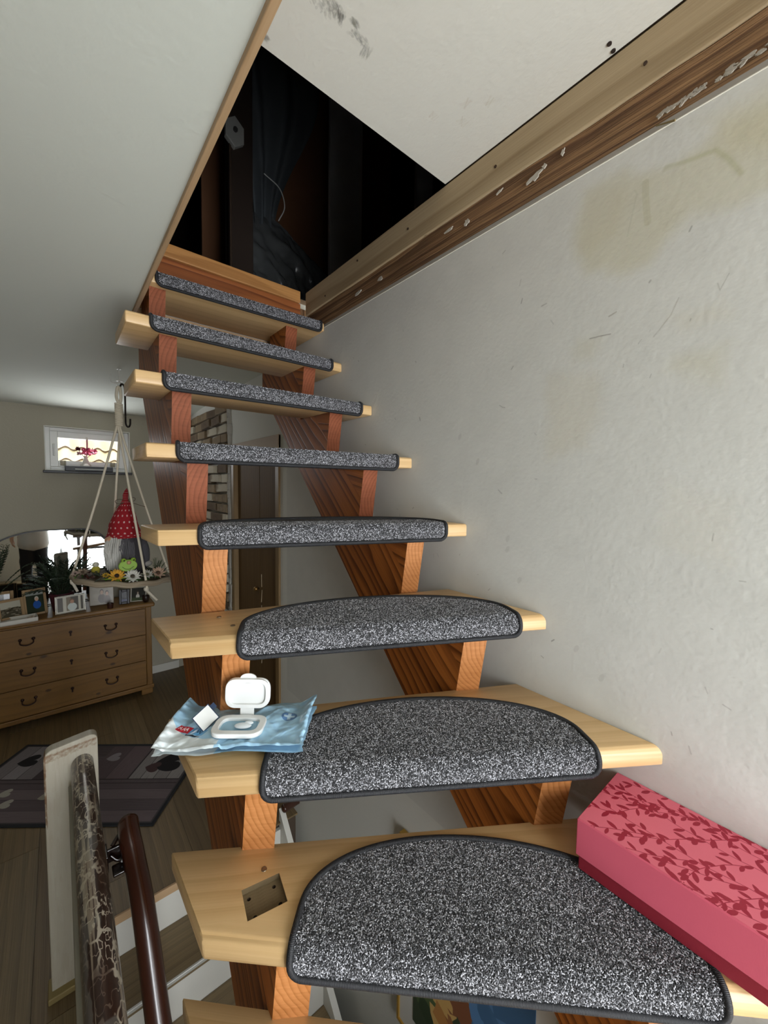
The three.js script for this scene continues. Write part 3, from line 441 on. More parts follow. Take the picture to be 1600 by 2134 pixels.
// ---------------------------------------------------------------- red gift box and the blue wipes pack
{
  const print = canvasTex(1024, 1024, (g, w, h) => { // lid top: 0.2 m across (x), 0.36 m along (z), leaf sprays
    g.fillStyle = '#dd6a7a'; g.fillRect(0, 0, w, h); const sx = w / 0.2, sy = h / 0.36, ink = '#9c1630';
    const leaf = (x, y, a, l, wd) => { g.fillStyle = ink; g.save(); g.translate(x * sx, y * sy); g.scale(sx, sy); g.rotate(a); g.beginPath(); g.moveTo(0, 0); g.bezierCurveTo(l * 0.25, -wd, l * 0.75, -wd, l, 0); g.bezierCurveTo(l * 0.75, wd, l * 0.25, wd, 0, 0); g.fill(); g.restore(); };
    const sprig = (x, y, a, len, depth) => { const n = Math.ceil(len / 0.016); let px = x, py = y, ang = a; g.strokeStyle = ink;
      for (let i = 0; i < n; i++) { const nx = px + Math.cos(ang) * 0.016, ny = py + Math.sin(ang) * 0.016; g.save(); g.scale(sx, sy); g.lineWidth = 0.0012; g.beginPath(); g.moveTo(px, py); g.lineTo(nx, ny); g.stroke(); g.restore();
        const sgn = i % 2 ? 1 : -1; leaf(nx, ny, ang + sgn * rr(0.6, 0.95), rr(0.016, 0.025), rr(0.004, 0.0062)); if (depth > 0 && i % 4 === 2) sprig(nx, ny, ang + sgn * rr(0.5, 0.9), len * rr(0.3, 0.5), depth - 1);
        px = nx; py = ny; ang += rr(-0.16, 0.16); }
      leaf(px, py, ang, 0.02, 0.005); for (let j = 0; j < 3; j++) { g.fillStyle = ink; g.save(); g.scale(sx, sy); g.beginPath(); g.arc(px + rr(-0.008, 0.008), py + rr(-0.008, 0.008), 0.0011, 0, 7); g.fill(); g.restore(); } };
    for (const [x, y, a, l] of [[0.035, 0.345, -1.75, 0.31], [0.085, 0.35, -1.66, 0.32], [0.135, 0.35, -1.52, 0.32], [0.175, 0.34, -1.5, 0.3], [0.186, 0.26, -1.6, 0.2]]) sprig(x, y, a, l, 1);
  });
  print.wrapS = print.wrapT = THREE.ClampToEdgeWrapping;
  const clothBump = tex(256, 256, (u, v) => 0.5 + 0.2 * Math.sin(u * 402) + 0.2 * Math.sin(v * 402) + 0.3 * (fbm(u, v, 60, 60, 8, 2) - 0.5), false, 12, 12);
  const t = thing('gift_box', 'red cardboard gift box with dark leaf sprays on its lid, against the wall', 'box', -0.1015, -0.2075, -0.137, 0);
  const redCloth = mat(0xd25a6e, 0.7, { bumpMap: clothBump, bumpScale: 0.0002 });
  mesh('box_base', box(0.192, 0.09, 0.352, 0, 0.046, 0, 'z', 0.002), mat(0x8a1428, 0.75, { bumpMap: clothBump, bumpScale: 0.0002 }), t);
  const lid = mesh('lid', [slab(-0.1, -0.0965, 0.030, 0.103, -0.18, 0.18, 'z', 0.0015), slab(0.0965, 0.1, 0.030, 0.103, -0.18, 0.18, 'z', 0.0015), slab(-0.0985, 0.0985, 0.030, 0.103, -0.18, -0.1765, 'x', 0.0015), slab(-0.0985, 0.0985, 0.030, 0.103, 0.1765, 0.18, 'x', 0.0015), slab(-0.0995, 0.0995, 0.099, 0.1045, -0.1795, 0.1795, 'z', 0.0025)], redCloth, t);
  const top = new THREE.BoxGeometry(0.196, 0.0006, 0.356).translate(0, 0.1046, 0), p = top.attributes.position, uv = top.attributes.uv; for (let i = 0; i < p.count; i++) uv.setXY(i, (p.getX(i) + 0.1) / 0.2, 1 - (p.getZ(i) + 0.18) / 0.36);
  mesh('printed_cover', top, mat(0xffffff, 0.6, { map: print, bumpMap: clothBump, bumpScale: 0.0001 }), lid);
}
{
  const t = thing('wipes_pack', 'crumpled light blue wet wipes pack with an open white flip lid, on a tread end', 'wipes pack', -0.676, 0.0135, -0.832, -0.68);
  // local x along the long side (0.27), z towards the front
  const print = canvasTex(1024, 640, (g, w, h) => {
    const gr = '#a4cce4'; g.fillStyle = gr; g.fillRect(0, 0, w, h);
    for (let i = 0; i < 500; i++) { g.fillStyle = `rgba(${rnd() < 0.5 ? '190,220,240' : '120,175,215'},0.06)`; g.beginPath(); g.ellipse(rnd() * w, rnd() * h, rr(8, 60), rr(4, 30), rr(0, 3), 0, 7); g.fill(); }
    g.fillStyle = '#dfe8ea'; g.beginPath(); g.moveTo(0, h * 0.42); g.quadraticCurveTo(w * 0.12, h * 0.8, w * 0.42, h * 0.86); g.lineTo(w * 0.4, h); g.lineTo(0, h); g.fill();
    g.save(); g.translate(w * 0.185, h * 0.64); g.rotate(0.42); g.scale(1.25, 1.35); g.fillStyle = '#c02034'; g.fillRect(-95, -22, 95, 48); g.fillStyle = '#5d9fd0'; g.fillRect(0, -22, 105, 48); g.fillStyle = '#26303e'; g.fillRect(-5, 30, 105, 10);
    g.strokeStyle = '#f0e8e8'; g.lineWidth = 4; for (const x of [-78, -52, -30]) { g.beginPath(); g.moveTo(x - 10, 12); g.lineTo(x, -12); g.lineTo(x + 10, 12); g.moveTo(x - 10, -6); g.lineTo(x + 10, 8); g.stroke(); }
    g.strokeStyle = '#22324a'; g.beginPath(); for (let x = 14; x < 90; x += 4) g.lineTo(x, 2 + 10 * Math.sin(x * 0.35)); g.stroke(); g.restore();
    g.strokeStyle = '#5b83b8'; g.lineWidth = 5; g.beginPath(); g.arc(w * 0.26, h * 0.52, 44, 0, 7); g.stroke(); g.strokeStyle = '#4a6ea6'; g.beginPath(); g.moveTo(w * 0.25, h * 0.49); g.lineTo(w * 0.25, h * 0.55); g.lineTo(w * 0.28, h * 0.55); g.stroke();
    g.fillStyle = '#5f86b4'; g.beginPath(); g.arc(w * 0.85, h * 0.42, 58, 0, 7); g.fill(); g.fillStyle = '#bcd8ea'; g.fillRect(w * 0.85 - 12, h * 0.42 - 40, 24, 80); g.fillRect(w * 0.85 - 40, h * 0.42 - 10, 80, 24);
  });
  print.wrapS = print.wrapT = THREE.ClampToEdgeWrapping;
  const NX = 90, NZ = 56, LX = 0.30, LZ = 0.160, sh = (top) => { const g = new THREE.PlaneGeometry(LX, LZ, NX, NZ).rotateX(-Math.PI / 2), p = g.attributes.position;
    for (let i = 0; i < p.count; i++) { let x = p.getX(i), z = p.getZ(i); const u = x / LX * 2, v = z / LZ * 2, ed = Math.min(1 - Math.abs(u), 1 - Math.abs(v));
      const wr = fbm(x / 0.6 + 0.5, z / 0.6 + 0.5, 16, 22, 77, 4) - 0.5, fold = Math.abs(fbm(x / 0.6 + 0.5 + z * 0.7, z / 0.6 + 0.5, 9, 5, 79, 3) - 0.5);
      const body = Math.pow(clamp((1 - Math.pow(Math.abs(u), 3.5)) * (1 - Math.pow(Math.abs(v), 4))), 0.6), dent = Math.exp(-((x + 0.005) ** 2 / 0.0022 + (z - 0.03) ** 2 / 0.0013));
      let y = body * (0.023 + wr * 0.018 - fold * 0.034 - dent * 0.006) + smooth(0.15, 0, ed) * (0.006 + 0.022 * Math.max(0, wr + 0.12));
      y += 0.012 * smooth(0.75, 1, Math.abs(u)) * (1 - v * 0.6); // the sealed ends curl up
      x += wr * 0.026 * Math.abs(v); z += wr * 0.022 * Math.abs(u);
      const dn = -0.010 * smooth(0.06, -0.03, x + z * 0.4);
      p.setXYZ(i, x, dn + (top ? Math.max(y, 0.0036) : Math.min(0.001 + 0.2 * Math.max(0, y - 0.012), y)), z); }
    g.computeVertexNormals(); return g; };
  const film = mat(0xffffff, 0.32, { map: print, clearcoat: 0.3, clearcoatRoughness: 0.25 });
  const a = sh(true), b = sh(false), rim = []; mesh('pouch', [a, b], film, t);
  const rrect = (w, h, r) => { const s = new THREE.Shape(); s.moveTo(-w / 2 + r, -h / 2); s.lineTo(w / 2 - r, -h / 2); s.quadraticCurveTo(w / 2, -h / 2, w / 2, -h / 2 + r); s.lineTo(w / 2, h / 2 - r); s.quadraticCurveTo(w / 2, h / 2, w / 2 - r, h / 2); s.lineTo(-w / 2 + r, h / 2); s.quadraticCurveTo(-w / 2, h / 2, -w / 2, h / 2 - r); s.lineTo(-w / 2, -h / 2 + r); s.quadraticCurveTo(-w / 2, -h / 2, -w / 2 + r, -h / 2); return s; };
  const ringS = rrect(0.102, 0.066, 0.025); ringS.holes.push(rrect(0.082, 0.046, 0.017));
  const plastic = mat(0xe6e8e6, 0.3), cx = 0.010, cz = 0.030;
  mesh('lid_rim', [new THREE.ExtrudeGeometry(ringS, { depth: 0.006, bevelEnabled: true, bevelSize: 0.002, bevelThickness: 0.002, bevelSegments: 3, curveSegments: 10 }).rotateX(-Math.PI / 2).translate(cx, 0.017, cz)], plastic, t);
  mesh('tissue', new THREE.ExtrudeGeometry(rrect(0.081, 0.045, 0.016), { depth: 0.002, bevelEnabled: false }).rotateX(-Math.PI / 2).translate(cx, 0.0165, cz), mat(0x8fb6cc, 0.5), t);
  mesh('tissue_tip', [ball(0.012, cx + 0.008, 0.0225, cz + 0.002, 1.5, 0.35, 0.8), ball(0.008, cx + 0.018, 0.024, cz - 0.006, 1.2, 0.4, 0.6)], mat(0xe4ecf0, 0.8), t);
  const lbl = M4(-0.068, 0.027, 0.012, -0.75, 0.25, 0.72);
  mesh('peeled_label', xf(box(0.036, 0.036, 0.0008, 0, 0, 0.0006), lbl), mat(0xf0f2f0, 0.5), t); mesh('label_edge', xf(mergeGeometries([box(0.0395, 0.0395, 0.0006), box(0.014, 0.012, 0.0006, 0.022, 0.008, 0)]), lbl), mat(0x2a3c58, 0.5), t);
  const cap = new THREE.Group(); cap.name = 'flip_cap'; cap.position.set(cx + 0.002, 0.022, cz - 0.042); cap.rotation.x = -0.12; t.add(cap);
  mesh('cap_shell', [new THREE.ExtrudeGeometry(rrect(0.094, 0.060, 0.023), { depth: 0.003, bevelEnabled: true, bevelSize: 0.002, bevelThickness: 0.0015, bevelSegments: 3, curveSegments: 10 }).translate(0, 0.045, -0.005), (() => { const s = rrect(0.094, 0.060, 0.023); s.holes.push(rrect(0.082, 0.048, 0.018)); return new THREE.ExtrudeGeometry(s, { depth: 0.004, bevelEnabled: true, bevelSize: 0.001, bevelThickness: 0.001, bevelSegments: 2, curveSegments: 10 }).translate(0, 0.045, 0); })(), new THREE.CylinderGeometry(0.018, 0.018, 0.003, 20).scale(1, 1, 0.6).rotateX(Math.PI / 2).translate(0, 0.076, -0.002)], plastic, cap);
  mesh('hinge', box(0.03, 0.018, 0.004, 0, 0.006, 0, 'x', 0.001), plastic, cap);
}

// ---------------------------------------------------------------- the lower flight, its handrail, the painted banister
{
  const t = thing('lower_stairs', 'lower flight of laminate steps with white risers and pale metal nosings, under the open staircase', 'staircase', 0, FL, -1.87);
    const r = 0.186, go = 0.222;
  for (let i = 0; i < 9; i++) {
    const z = i * go, y = -i * r;
    mesh('riser', slab(-0.868, -0.101, y - r, y - (i ? 0.012 : 0.036), z - 0.02, z, 'x', 0.001), M.whiteTrim, t);
    mesh('tread', slab(-0.868, -0.101, y - r - 0.03, y - r, z, z + go + 0.004, 'x', 0.001, [i * 0.31, i * 0.07]), M.laminate, t);
    mesh('nosing', [slab(-0.868, -0.101, y - r - 0.014, y - r + 0.002, z + go + 0.0, z + go + 0.010, 'x', 0.003)], mat(0xc0c0b8, 0.4, { metalness: 0.3 }), t);
  }
  const s = new THREE.Shape(); s.moveTo(0.02, 0.065); s.lineTo(-1.9, -1.96); s.lineTo(-1.9, -2.4); s.lineTo(0.02, -0.45); s.closePath();
  mesh('wall_string', planar(new THREE.ExtrudeGeometry(s, { depth: 0.028, bevelEnabled: false }).rotateY(Math.PI / 2).translate(-0.1, 0, 0.0), 'z'), M.whiteTrim, t);
  mesh('string_filler', slab(-0.072, -0.004, -2.9, -0.47, 0, 1.7), M.wall, t).geometry.rotateX(0);
  t.remove(t.children[t.children.length - 1]);
}
{ // cream newel board and the rubbed handrail that runs from it towards the camera
  const t = thing('banister', 'worn cream banister post with a rubbed brown handrail streaked with cracked white paint', 'banister', -0.955, FL, -1.70);
  const s = new THREE.Shape(), w = 0.0715, h = 0.895, q = 0.022; s.moveTo(-w, 0); s.lineTo(w, 0); s.lineTo(w, h - q); s.quadraticCurveTo(w, h, w - q, h); s.lineTo(-w + q, h - 0.012); s.quadraticCurveTo(-w, h - 0.016, -w, h - q - 0.02); s.closePath();
  const cream = hex(0xb5ac98), brown = hex(0x6b4a30);
  const worn = canvasTex(512, 1024, (g, W, Hh) => { g.fillStyle = '#b7b09e'; g.fillRect(0, 0, W, Hh);
    for (let i = 0; i < 400; i++) { g.fillStyle = `rgba(${rnd() < 0.5 ? '205,200,185' : '150,140,120'},0.08)`; g.beginPath(); g.ellipse(rnd() * W, rnd() * Hh, rr(3, 25), rr(5, 60), 0, 0, 7); g.fill(); }
    for (let i = 0; i < 260; i++) { const e = Math.pow(rnd(), 2.5) * 0.026, x = rr(0.02, 0.98); g.fillStyle = `rgba(120,90,64,${rr(0.06, 0.26)})`; g.beginPath(); g.ellipse(x * W, (0.016 + e * 0.9 + (1 - x) * 0.014) * Hh, rr(4, 26), rr(1, 6), rr(-0.2, 0), 0, 7); g.fill(); }
    for (let i = 0; i < 160; i++) { g.fillStyle = `rgba(105,72,46,${rr(0.1, 0.35)})`; g.beginPath(); g.ellipse(rr(-2, 10), rr(0.02, 0.3) * Hh, rr(1, 5), rr(4, 20), 0, 0, 7); g.fill(); } });
  worn.wrapS = worn.wrapT = THREE.ClampToEdgeWrapping;
  const g = new THREE.ExtrudeGeometry(s, { depth: 0.034, bevelEnabled: true, bevelSize: 0.003, bevelThickness: 0.004, bevelSegments: 3, curveSegments: 8 }).translate(0, 0, -0.034), p = g.attributes.position, uv = g.attributes.uv;
  for (let i = 0; i < p.count; i++) uv.setXY(i, (p.getX(i) + w) / (2 * w), p.getY(i) / h);
  mesh('newel_board', g, mat(0xffffff, 0.5, { map: worn }), t);
  const rail = tex(512, 2048, (u, v) => { // u round the rail, v along it
    const a = fbm(u, v, 4, 9, 401, 4), c1 = Math.abs(fbm(u, v, 9, 30, 402, 3) - 0.5), c2 = Math.abs(fbm(u, v, 15, 52, 407, 3) - 0.52);
    let c = mix3([72, 48, 36], [38, 24, 20], fbm(u, v, 30, 8, 403, 3)); const worn = smooth(0.5, 0.53, fbm(u, v, 4, 14, 404, 4));
    c = mix3(c, [104, 100, 94], worn * 0.8); const l = Math.max(smooth(0.05, 0.022, c1), smooth(0.03, 0.012, c2)) * (0.35 + 0.65 * smooth(0.4, 0.55, a)); c = mix3(c, [196, 186, 166], l * 0.95);
    const st = smooth(0.62, 0.7, fbm(u, v, 26, 5, 405, 3)); return mix3(c, [176, 164, 142], st * 0.7); });
  const hr = []; const N = 60, K = 28; { const g2 = new THREE.CylinderGeometry(0.032, 0.032, 1.5, K, N, false, 0, Math.PI * 2).rotateX(Math.PI / 2); hr.push(g2); }
  const G = plain(hr[0]); G.scale(1.0, 1.15, 1).translate(0.029, h - 0.095, 0.752);
  mesh('handrail', G, mat(0xffffff, 0.3, { map: rail, clearcoat: 0.5, clearcoatRoughness: 0.25 }), t);
  mesh('baluster_panel', slab(-0.012, 0.012, 0.0, h - 0.14, 0.03, 1.45, 'y', 0.003), mat(0x8b8474, 0.6), t);
  mesh('post_foot', slab(-0.085, 0.09, 0.0, 0.022, -0.05, 0.03, 'x', 0.004), mat(0x8c7a4c, 0.6), t);
}
{
  const t = thing('handrail', 'dark brown glossy round handrail of the lower flight, beside the banister', 'handrail', -0.797, -0.72, -1.64);
  const P = [V(-0.80, -0.715, -1.66), V(-0.80, -0.735, -1.62), V(-0.793, -0.787, -1.568), V(-0.785, -0.873, -1.434), V(-0.773, -1.11, -1.279), V(-0.765, -1.28, -1.13), V(-0.76, -1.75, -0.7)].map((q) => q.sub(V(-0.797, -0.72, -1.64)));
  mesh('rail', [tube(P, 0.034, 60, 20), ball(0.034, P[0].x, P[0].y, P[0].z, 1, 1, 0.7)], M.darkWood, t);
  const b = mesh('bracket', [box(0.010, 0.10, 0.07, -0.075, -0.07, 0.03, 'y', 0.003), box(0.05, 0.05, 0.012, -0.05, -0.06, 0.01, 'y', 0.004), tube([V(-0.06, -0.055, 0.02), V(-0.04, -0.075, 0.03), V(-0.012, -0.07, 0.035), V(-0.002, -0.05, 0.03)], 0.007, 16, 8), tube([V(-0.055, -0.03, 0.01), V(-0.03, -0.015, -0.01), V(-0.012, -0.004, -0.012)], 0.008, 12, 8), box(0.05, 0.010, 0.05, -0.035, -0.085, 0.06, 'x', 0.004)], mat(0x1c0f0a, 0.25, { clearcoat: 0.7 }), t);
  mesh('glint_bead', [ball(0.0065, -0.018, -0.045, 0.045, 1, 0.7, 1), ball(0.0045, -0.03, -0.07, 0.05)], mat(0xd8dad8, 0.25, { metalness: 0.4 }), b);  // pale beads put in for glossy highlights on the bracket
  mesh('glint_rod', [rod(V(-0.01, -0.095, 0.075), V(-0.012, -0.15, 0.09), 0.011, 0.003, 10), rod(V(-0.018, -0.055, 0.05), V(-0.024, -0.075, 0.055), 0.008, 0.006, 10)], mat(0xb8bab8, 0.3, { metalness: 0.3 }), b);  // added pale rods imitating the highlights lower on the bracket
}
tag(mesh('wall_peg', [rod(V(-0.002, -1.17, -1.86), V(-0.085, -1.17, -1.86), 0.016, 0.022, 16), ball(0.022, -0.085, -1.17, -1.86, 0.6, 1, 1)], M.darkWood), 'dark wooden peg on the wall at the head of the lower flight', 'peg');
{ // framed print on the wall low under the stairs
  const t = thing('framed_picture', 'framed abstract print in green, ochre and blue on the wall under the lowest treads', 'picture', -0.001, -1.11, -0.71);
  const pr = canvasTex(512, 640, (g, w, h) => { g.fillStyle = '#35402a'; g.fillRect(0, 0, w, h); const blob = (c, x, y, r, n = 9) => { g.fillStyle = c; g.beginPath(); for (let i = 0; i < n; i++) { const a = i / n * 6.283, q = r * rr(0.6, 1.25); g.lineTo(x * w + Math.cos(a) * q * w, y * h + Math.sin(a) * q * w); } g.closePath(); g.fill(); };
    g.fillStyle = '#3f6384'; g.fillRect(w * 0.46, 0, w * 0.6, h); for (let i = 0; i < 26; i++) blob(['#2c3a22', '#4a5a34', '#26301e', '#5d6a3c'][i % 4], rr(0, 0.3), rnd(), rr(0.06, 0.14)); for (let i = 0; i < 34; i++) blob(['#c09a5a', '#a8753c', '#8c5a34', '#c8ab72', '#7c4c30'][i % 5], rr(0.26, 0.5), rnd(), rr(0.05, 0.12)); for (let i = 0; i < 20; i++) blob(['#3c5f80', '#2f5070', '#5178a0'][i % 3], rr(0.6, 1), rnd(), rr(0.06, 0.15)); });
  mesh('backing', slab(-0.018, 0, -0.37, 0.37, -0.305, 0.305, 'z'), mat(0xcac7bd, 0.7), t);
  const pg = new THREE.BoxGeometry(0.002, 0.64, 0.46).translate(-0.019, 0.03, 0.005); { const p = pg.attributes.position, uv = pg.attributes.uv; for (let i = 0; i < p.count; i++) uv.setXY(i, (p.getZ(i) + 0.225) / 0.46, (p.getY(i) + 0.29) / 0.64); }
  mesh('print', pg, mat(0xffffff, 0.6, { map: pr }), t);
  mesh('gold_frame', [slab(-0.024, 0, -0.375, -0.363, -0.31, 0.31, 'z', 0.002), slab(-0.024, 0, 0.363, 0.375, -0.31, 0.31, 'z', 0.002), slab(-0.024, 0, -0.363, 0.363, -0.31, -0.298, 'y', 0.002), slab(-0.024, 0, -0.363, 0.363, 0.298, 0.31, 'y', 0.002)], mat(0xb08a3a, 0.4, { metalness: 0.3 }), t);
}

// ---------------------------------------------------------------- the room beyond: rug, dresser and what stands on it
{
  const print = canvasTex(1024, 560, (g, w, h) => {
    g.fillStyle = '#4a4446'; g.fillRect(0, 0, w, h);
    const planks = (x0, x1, y0, y1, n, a, b, vert) => { for (let i = 0; i < n; i++) { const t = i / n, u = (i + 1) / n; g.fillStyle = i % 2 ? a : b; if (vert) g.fillRect(lerp(x0, x1, t) * w, y0 * h, (u - t) * (x1 - x0) * w - 3, (y1 - y0) * h); else g.fillRect(x0 * w, lerp(y0, y1, t) * h, (x1 - x0) * w, (u - t) * (y1 - y0) * h - 3);
      for (let k = 0; k < 60; k++) { g.fillStyle = `rgba(${rnd() < 0.5 ? '30,25,25' : '150,140,138'},0.10)`; if (vert) g.fillRect(lerp(x0, x1, lerp(t, u, rnd())) * w, lerp(y0, y1, rnd()) * h, 2, rr(10, 60)); else g.fillRect(lerp(x0, x1, rnd()) * w, lerp(y0, y1, lerp(t, u, rnd())) * h, rr(20, 120), 2); } } };
    const heart = (x, y, s, c, a = 0) => { g.save(); g.translate(x * w, y * h); g.rotate(a); g.scale(s, s); g.fillStyle = c; g.beginPath(); g.moveTo(0, 34); g.bezierCurveTo(-50, 0, -38, -36, -16, -34); g.bezierCurveTo(-4, -33, 0, -22, 0, -16); g.bezierCurveTo(0, -22, 4, -33, 16, -34); g.bezierCurveTo(38, -36, 50, 0, 0, 34); g.fill(); g.restore(); };
    planks(0.02, 0.98, 0.5, 0.97, 4, '#6f6264', '#5d5254'); planks(0.02, 0.25, 0.03, 0.5, 3, '#8e888a', '#7d7678', true); planks(0.25, 0.5, 0.03, 0.5, 3, '#574c4e', '#4c4244'); planks(0.5, 0.72, 0.03, 0.5, 2, '#6a5a5c', '#5a4c4e', true); planks(0.72, 0.98, 0.03, 0.5, 4, '#98928f', '#8a8482', true);
    g.fillStyle = '#332a2c'; g.fillRect(0.72 * w, 0.03 * h, 6, 0.47 * h); g.fillRect(0.02 * w, 0.49 * h, 0.96 * w, 6); g.fillRect(0.02 * w, 0.54 * h, 0.96 * w, 4);
    heart(0.86, 0.28, 2.1, '#1d1a1c', 1.3); heart(0.80, 0.34, 1.1, '#4c3636', 1.6); heart(0.12, 0.25, 1.4, '#1d1a1c', 1.2); heart(0.20, 0.66, 0.8, '#a9a498', 1.2); heart(0.13, 0.8, 0.9, '#a39e92', 1.1); heart(0.26, 0.78, 0.8, '#a9a498', 1.3); heart(0.40, 0.7, 0.7, '#a09a8c', 1.0); heart(0.55, 0.2, 1.0, '#8d8588', 1.2); heart(0.06, 0.62, 0.8, '#aaa598', 1.2); heart(0.62, 0.72, 0.35, '#b0a896', 0.3);
    g.strokeStyle = '#26282c'; g.lineWidth = 14; g.strokeRect(6, 6, w - 12, h - 12);
  });
  print.wrapS = print.wrapT = THREE.ClampToEdgeWrapping;
  const t = thing('floor_mat', 'dark floor mat printed with hearts and planks, before the dresser', 'rug', -0.8405, FL, -3.0, -0.665);
  const g = new RoundedBoxGeometry(1.2, 0.006, 0.655, 1, 0.0025), p = g.attributes.position, uv = g.attributes.uv; g.translate(0, 0.0035, 0); for (let i = 0; i < p.count; i++) uv.setXY(i, p.getX(i) / 1.2 + 0.5, 0.5 - p.getZ(i) / 0.655);
  mesh('mat', g, mat(0xffffff, 0.9, { map: print }), t); const c = [V(-0.6, 0.004, -0.3275), V(0.6, 0.004, -0.3275), V(0.6, 0.004, 0.3275), V(-0.6, 0.004, 0.3275)];
  mesh('edge_binding', c.map((a, i) => rod(a, c[(i + 1) % 4], 0.004)), mat(0x202226, 0.8), t);
  // place its near right corner
  const q = V(0.6, 0, 0.3275).applyAxisAngle(V(0, 1, 0), t.rotation.y); t.position.set(-0.631 - q.x, FL, -2.27 - q.z);
}
const DT = -0.455; // dresser top
{
  const t = thing('dresser', 'pine chest with three wide drawers, iron drop handles and keyhole plates', 'dresser', -0.92, FL, -3.97);
  const y = (v) => v - FL;
  mesh('case', [slab(-0.54, 0.54, y(-1.19), y(-0.49), -0.17, 0.165, 'y', 0.004), slab(-0.54, -0.498, y(-1.19), y(-0.49), 0.15, 0.178, 'y', 0.006), slab(0.498, 0.54, y(-1.19), y(-0.49), 0.15, 0.178, 'y', 0.006)], M.dresser, t);
  mesh('top', slab(-0.565, 0.565, y(-0.49), y(DT), -0.18, 0.20, 'x', 0.013), M.dresser, t);
  mesh('plinth', slab(-0.55, 0.55, y(-1.20), y(-1.165), -0.17, 0.186, 'x', 0.006), M.dresser, t);
  for (const [sx, z] of [[-0.5, 0.13], [0.5, 0.13], [-0.5, -0.13], [0.5, -0.13]]) mesh('foot', box(0.085, 0.055, 0.08, sx, 0.0275, z, 'x', 0.006), M.dresser, t);
  const handle = (px, py) => [tube([V(px - 0.036, py + 0.012, 0.19), V(px - 0.034, py - 0.012, 0.204), V(px, py - 0.024, 0.208), V(px + 0.034, py - 0.012, 0.204), V(px + 0.036, py + 0.012, 0.19)], 0.0042, 20, 7), ball(0.011, px - 0.036, py + 0.014, 0.186, 1, 1, 0.6, 10), ball(0.011, px + 0.036, py + 0.014, 0.186, 1, 1, 0.6, 10)];
  for (const [i, [a, b]] of [[-0.722, -0.503], [-0.944, -0.729], [-1.160, -0.951]].entries()) {
    const d = mesh('drawer', slab(-0.494, 0.494, y(a), y(b), 0.1, 0.181, 'x', 0.003, [i * 0.4, i * 0.09]), M.dresser, t), m = y((a + b) / 2) + 0.01;
    for (const px of [-0.248, 0.253]) mesh('handle', handle(px, m), mat(0x2e160e, 0.4, { metalness: 0.5 }), d);
    mesh('keyhole_plate', [new THREE.CylinderGeometry(0.011, 0.011, 0.003, 12).rotateX(Math.PI / 2).translate(0, m + 0.012, 0.182), box(0.010, 0.03, 0.003, 0, m - 0.004, 0.182, 'y', 0.001)], mat(0x2e1a10, 0.5, { metalness: 0.5 }), d);
  }
}
// photographs in frames: plain painted stand-ins for the snapshots
const snap = (fn, w = 256, h = 192) => { const t = canvasTex(w, h, fn); t.wrapS = t.wrapT = THREE.ClampToEdgeWrapping; return mat(0xffffff, 0.25, { map: t, clearcoat: 0.3 }); };
function photoFrame(label, x, y, z, w, h, b, frameMat, photo, turn, lean, extra) {
  const t = thing('photo_frame', label, 'photo frame', x, y, z, turn, 'picture frames on the dresser');
  const g = new THREE.Group(); g.rotation.x = lean; g.name = 'frame_body'; t.add(g);
  mesh('frame', frameBars(-w / 2, w / 2, 0, h, -0.008, 0.008, b), frameMat, g);
  const p = new THREE.PlaneGeometry(w - 2 * b + 0.004, h - 2 * b + 0.004).translate(0, h / 2, 0.002); mesh('photograph', p, photo, g);
  mesh('back_panel', slab(-w / 2 + 0.003, w / 2 - 0.003, 0.003, h - 0.003, -0.008, 0.0, 'x'), mat(0x3a3028, 0.8), g);
  const f = 0.62 * h; mesh('prop', box(0.03, f, 0.003, 0, 0, 0).rotateX(-lean + 0.32).translate(0, f * 0.48 , -0.012 - f * 0.38), mat(0x3a3028, 0.8), t);
  if (extra) extra(t, g); return t;
}
const figure = (g, x, y, s, hair, skin, cloth) => { g.fillStyle = cloth; g.beginPath(); g.ellipse(x, y + s * 1.7, s * 1.1, s * 1.2, 0, 0, 7); g.fill(); g.fillStyle = hair; g.beginPath(); g.ellipse(x, y - s * 0.1, s * 0.58, s * 0.72, 0, 0, 7); g.fill(); g.fillStyle = skin; g.beginPath(); g.ellipse(x, y + s * 0.1, s * 0.44, s * 0.56, 0, 0, 7); g.fill(); };
const rawWood = wood({ light: 0xb89a72, dark: 0x7d6344, rings: 5, contrast: 0.5, s: 133, rough: 0.8, wide: 0.1, len: 0.5 });
photoFrame('raw wood frame with a landscape snapshot, standing in the white tray', -1.245, DT + 0.012, -3.86, 0.15, 0.145, 0.018, rawWood, snap((g, w, h) => { g.fillStyle = '#bcb8a8'; g.fillRect(0, 0, w, h * 0.45); g.fillStyle = '#4b4638'; g.fillRect(0, h * 0.45, w, h); for (let i = 0; i < 40; i++) { g.fillStyle = ['#6c6454', '#3a3628', '#8a8270'][i % 3]; g.beginPath(); g.ellipse(rnd() * w, h * rr(0.4, 0.95), rr(6, 30), rr(4, 14), 0, 0, 7); g.fill(); } }), 0.42, -0.22);
photoFrame('raw wood frame with a picture of a child in blue, behind the white tray', -1.115, DT + 0.001, -3.92, 0.14, 0.20, 0.018, rawWood, snap((g, w, h) => { g.fillStyle = '#2c3626'; g.fillRect(0, 0, w, h); g.fillStyle = '#9aa098'; g.fillRect(0, 0, w, h * 0.2); figure(g, w * 0.6, h * 0.38, w * 0.2, '#c9c4b8', '#cfa890', '#2858a8'); }, 192, 256), 0.35, -0.2);
photoFrame('wooden frame cut off at the left end of the dresser', -1.315, DT + 0.001, -3.99, 0.15, 0.19, 0.022, rawWood, snap((g, w, h) => { g.fillStyle = '#20201e'; g.fillRect(0, 0, w, h); g.fillStyle = '#b5b1a6'; g.fillRect(w * 0.2, 0, w * 0.2, h); }), 0.1, -0.2);
